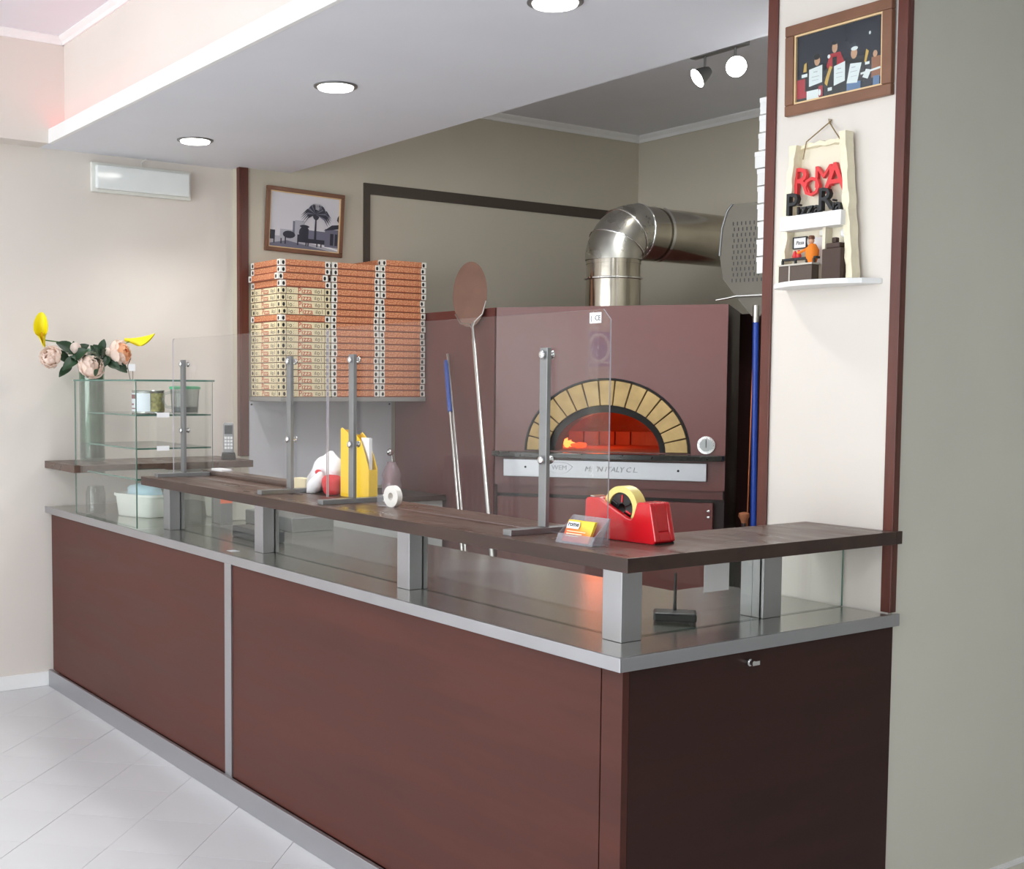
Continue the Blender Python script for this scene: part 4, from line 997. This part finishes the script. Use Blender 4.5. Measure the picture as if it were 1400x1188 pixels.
mm = [N1, N2, N2, N3, N4, N5, N6, N7, N8, D3]
S = [(i, p_) for i, p_ in S]
T2 = Matrix.Translation((-2.237, YP-.003, 2.402)) @ Matrix.Rotation(math.radians(1.2), 4, 'X')
frame('framed_award_photo', 'brown framed photograph of people holding certificates on the pilaster', .350, .252, .030, T2, mm, S, True)

# ================================================================== plaque and corner shelf
t = tag(B().prism([(-2.405, YP-.0005)]+[(-2.405+.323*(k/12), YP-.0005-.115*math.sin(math.pi*(.08+.92*k/12))**.55 if k < 12 else YP-.0005) for k in range(0, 13)], 'z', 1.782, 1.797).build('plaque_shelf', WHITE, bevel=.002), 'white rounded little shelf on the pilaster below the plaque', 'shelf')
pq = thing('pizzeria_plaque', 'cream wall plaque with red ROMA lettering and a miniature pizzeria', 'plaque', (-2.268, YP-.02, 1.7973))
PLA = mat('plaster_cream', (240, 232, 206), .85, bump=.8, bscale=50, var=.05, scale=20); PLAS = mat('plaster_smooth', (232, 224, 204), .8)
B().prism([(-.122, 0), (.115, 0), (.082, .385), (-.085, .385)], 'y', .004, .018).build('back_board', PLAS, pq)
rn = random.Random(9)
for sgn, xb, xt, nm, hh in ((-1, -.122, -.085, 'side_rail', .385), (1, .115, .08, 'side_rail', .40)):
    R = []
    for k in range(22):
        f = k/21; x = xb+(xt-xb)*f; w = .011+rn.uniform(-.002, .002); z = hh*f
        R.append([(x-w, .004, z), (x-w*.9, -.028+rn.uniform(-.003, .003), z), (x+w*.9, -.028+rn.uniform(-.003, .003), z), (x+w, .004, z)])
    B().ring(R).build(nm, PLA, pq)
b = B()
R = [[(-.08+.158*k/9, .003, .375+rn.uniform(-.003, .003)), (-.08+.158*k/9, -.008, .376+rn.uniform(-.003, .003)), (-.08+.158*k/9, -.008, .388+rn.uniform(-.003, .004)), (-.08+.158*k/9, .003, .388)] for k in range(10)]
B().ring(R).build('top_rail', PLA, pq)
bd = bx('canopy_band', WHITE, pq, -.107, .098, -.048, .003, .146, .186, bevel=.001)
bx('divider', PLAS, pq, .022, .032, -.026, .003, 0, .15)
REDL = mat('letter_red', (226, 58, 62), .5); BLKL = mat('letter_black', (28, 30, 34), .5)
for k, (ch, x, z, sz) in enumerate((('R', -.064, .282, .105), ('O', -.026, .262, .074), ('M', .012, .286, .086), ('A', .052, .276, .115))):
    text('letter', ch, sz, REDL, pq, Ty(x, -.010-.003*(k % 2), z), .006, bold=0 if ch == 'M' else .0008)
for k, (ch, x, z, sz) in enumerate((('P', -.080, .217, .088), ('i', -.055, .203, .046), ('z', -.038, .201, .050), ('z', -.014, .201, .050), ('a', .008, .201, .050), ('R', .036, .219, .088), ('i', .062, .203, .046), ('a', .079, .201, .050))):
    text('letter', ch, sz, BLKL, pq, Ty(x, -.028-.002*(k % 2), z), .008, bold=.0006)
bx('bright_panel', PAPER, pq, -.044, .020, -.003, .002, .05, .125)
CORD = mat('twine', (150, 128, 92), .9)
apex = Vector((.006, .012, .44))
b = B().tube([(-.062, -.012, .345), (-.05, -.014, .392), apex], .0018, 6); b.tube([apex, (.04, -.004, .405), (.07, -.01, .37)], .0018, 6); b.tube([apex+Vector((0, 0, -.004)), apex+Vector((.004, .002, .006)), apex+Vector((-.004, .002, .01)), apex], .002, 6)
b.build('cord', CORD, pq)
MB_ = mat('mini_counter', (84, 70, 62), .6); MG = mat('mini_grey', (196, 190, 180), .6)
cn = bx('mini_counter', MB_, pq, -.098, .016, -.060, -.03, 0, .045)
bx('mini_counter_top', MG, cn, -.100, .018, -.062, -.028, .0455, .050); bx('mini_bar', BLKL, cn, -.100, .018, -.046, -.028, .062, .068)
for x in (-.095, -.05, -.012, .013): bx('mini_post', BLKL, cn, x-.003, x+.003, -.05, -.045, .05, .062)
bx('mini_strip', MG, cn, -.062, -.058, -.0615, -.0595, 0, .045)
b = B().box(.036, .098, -.045, -.01, .0, .085).box(.045, .09, -.04, -.012, .085, .10).box(.06, .075, -.035, -.02, .1, .115)
b.build('mini_oven', mat('mini_oven_brown', (66, 46, 38), .6), pq, bevel=.003)
OR = mat('mini_orange', (240, 130, 30), .7)
ch_ = B().lathe([(.012, .05), (.018, .07), (.019, .085), (.010, .102), (.004, .104)], (-.003, -.036, 0), 12).tube([(-.015, -.04, .092), (-.03, -.05, .082), (-.04, -.052, .08)], .004, 6)
mf = ch_.build('mini_pizza_maker', OR, pq, 50)
B().ball((-.006, -.036, .112), (.008, .008, .009), 10, 6).build('mini_head', N4, mf, 60)
B().lathe([(.0085, .116), (.009, .121), (.007, .126), (.002, .127)], (-.006, -.036, 0), 10).build('mini_cap', mat('mini_cap', (110, 70, 50), .7), mf, 50)
ms = bx('mini_sign', PAPER, pq, -.092, -.048, -.006, -.002, .100, .128)
text('mini_sign_text', 'Pizza', .014, BLACK, ms, Ty(-.07, -.0065, .114), .0003, shear=.2)
b = B(); 
for a, c, e, f_ in ((-.094, -.046, .128, .131), (-.094, -.046, .097, .100), (-.094, -.091, .1, .128), (-.049, -.046, .1, .128)): b.box(a, c, -.008, -.002, e, f_)
b.build('mini_sign_frame', BLKL, ms)
B().lathe([(.006, .07), (.008, .075), (.003, .09)], (-.075, -.02, 0), 8).lathe([(.006, .07), (.008, .075), (.003, .092)], (-.062, -.02, 0), 8).build('mini_bottles', REDL, pq, 50)
B().tube([(-.036, -.012, .07), (-.036, -.008, .10)], .002, 6).ball((-.036, -.008, .115), (.008, .002, .013), 10, 6).build('mini_peel', MG, pq, 50)
B().box(.0, .016, -.012, -.004, .126, .142).build('mini_lamp', PLASTW, pq, bevel=.002)
B().ball((.078, -.006, .128), (.012, .004, .012), 12, 8).build('mini_clock', PAPER, pq, 50)

# ================================================================== plastic chair by the left wall (seen mirrored in the screens)
t = thing('plastic_chair', 'grey white moulded plastic chair against the left wall', 'chair', (-5.70, -.12, 0), math.radians(128)); t.scale = (1, 1, 1.04)
PC = mat('chair_plastic', (236, 236, 236), .4)
bx('seat', PC, t, -.22, .22, -.22, .22, .43, .455, bevel=.01); bx('apron', PC, t, -.215, .215, -.215, -.19, .37, .432)
for x in (-.2, .2):
    B().tube([(x*1.1, -.24, 0), (x, -.2, .44)], [.018, .028], 10).build('leg', PC, t, 40)
    B().tube([(x*1.1, .26, 0), (x, .2, .44)], [.018, .028], 10).build('leg', PC, t, 40)
bk = B()
for k in range(11): x = -.17+.034*k; bk.box(x-.010, x+.010, .21+.012*(k % 2), .225+.012*(k % 2), .5, .98-.0012*(k-5)**2*1.0)
bk.build('backrest_slats', PC, t)
bx('top_rail', PC, t, -.22, .22, .205, .24, .97, 1.05, bevel=.012)
for x in (-.21, .21): bx('back_stile', PC, t, x-.022, x+.022, .2, .235, .45, .98, bevel=.008)
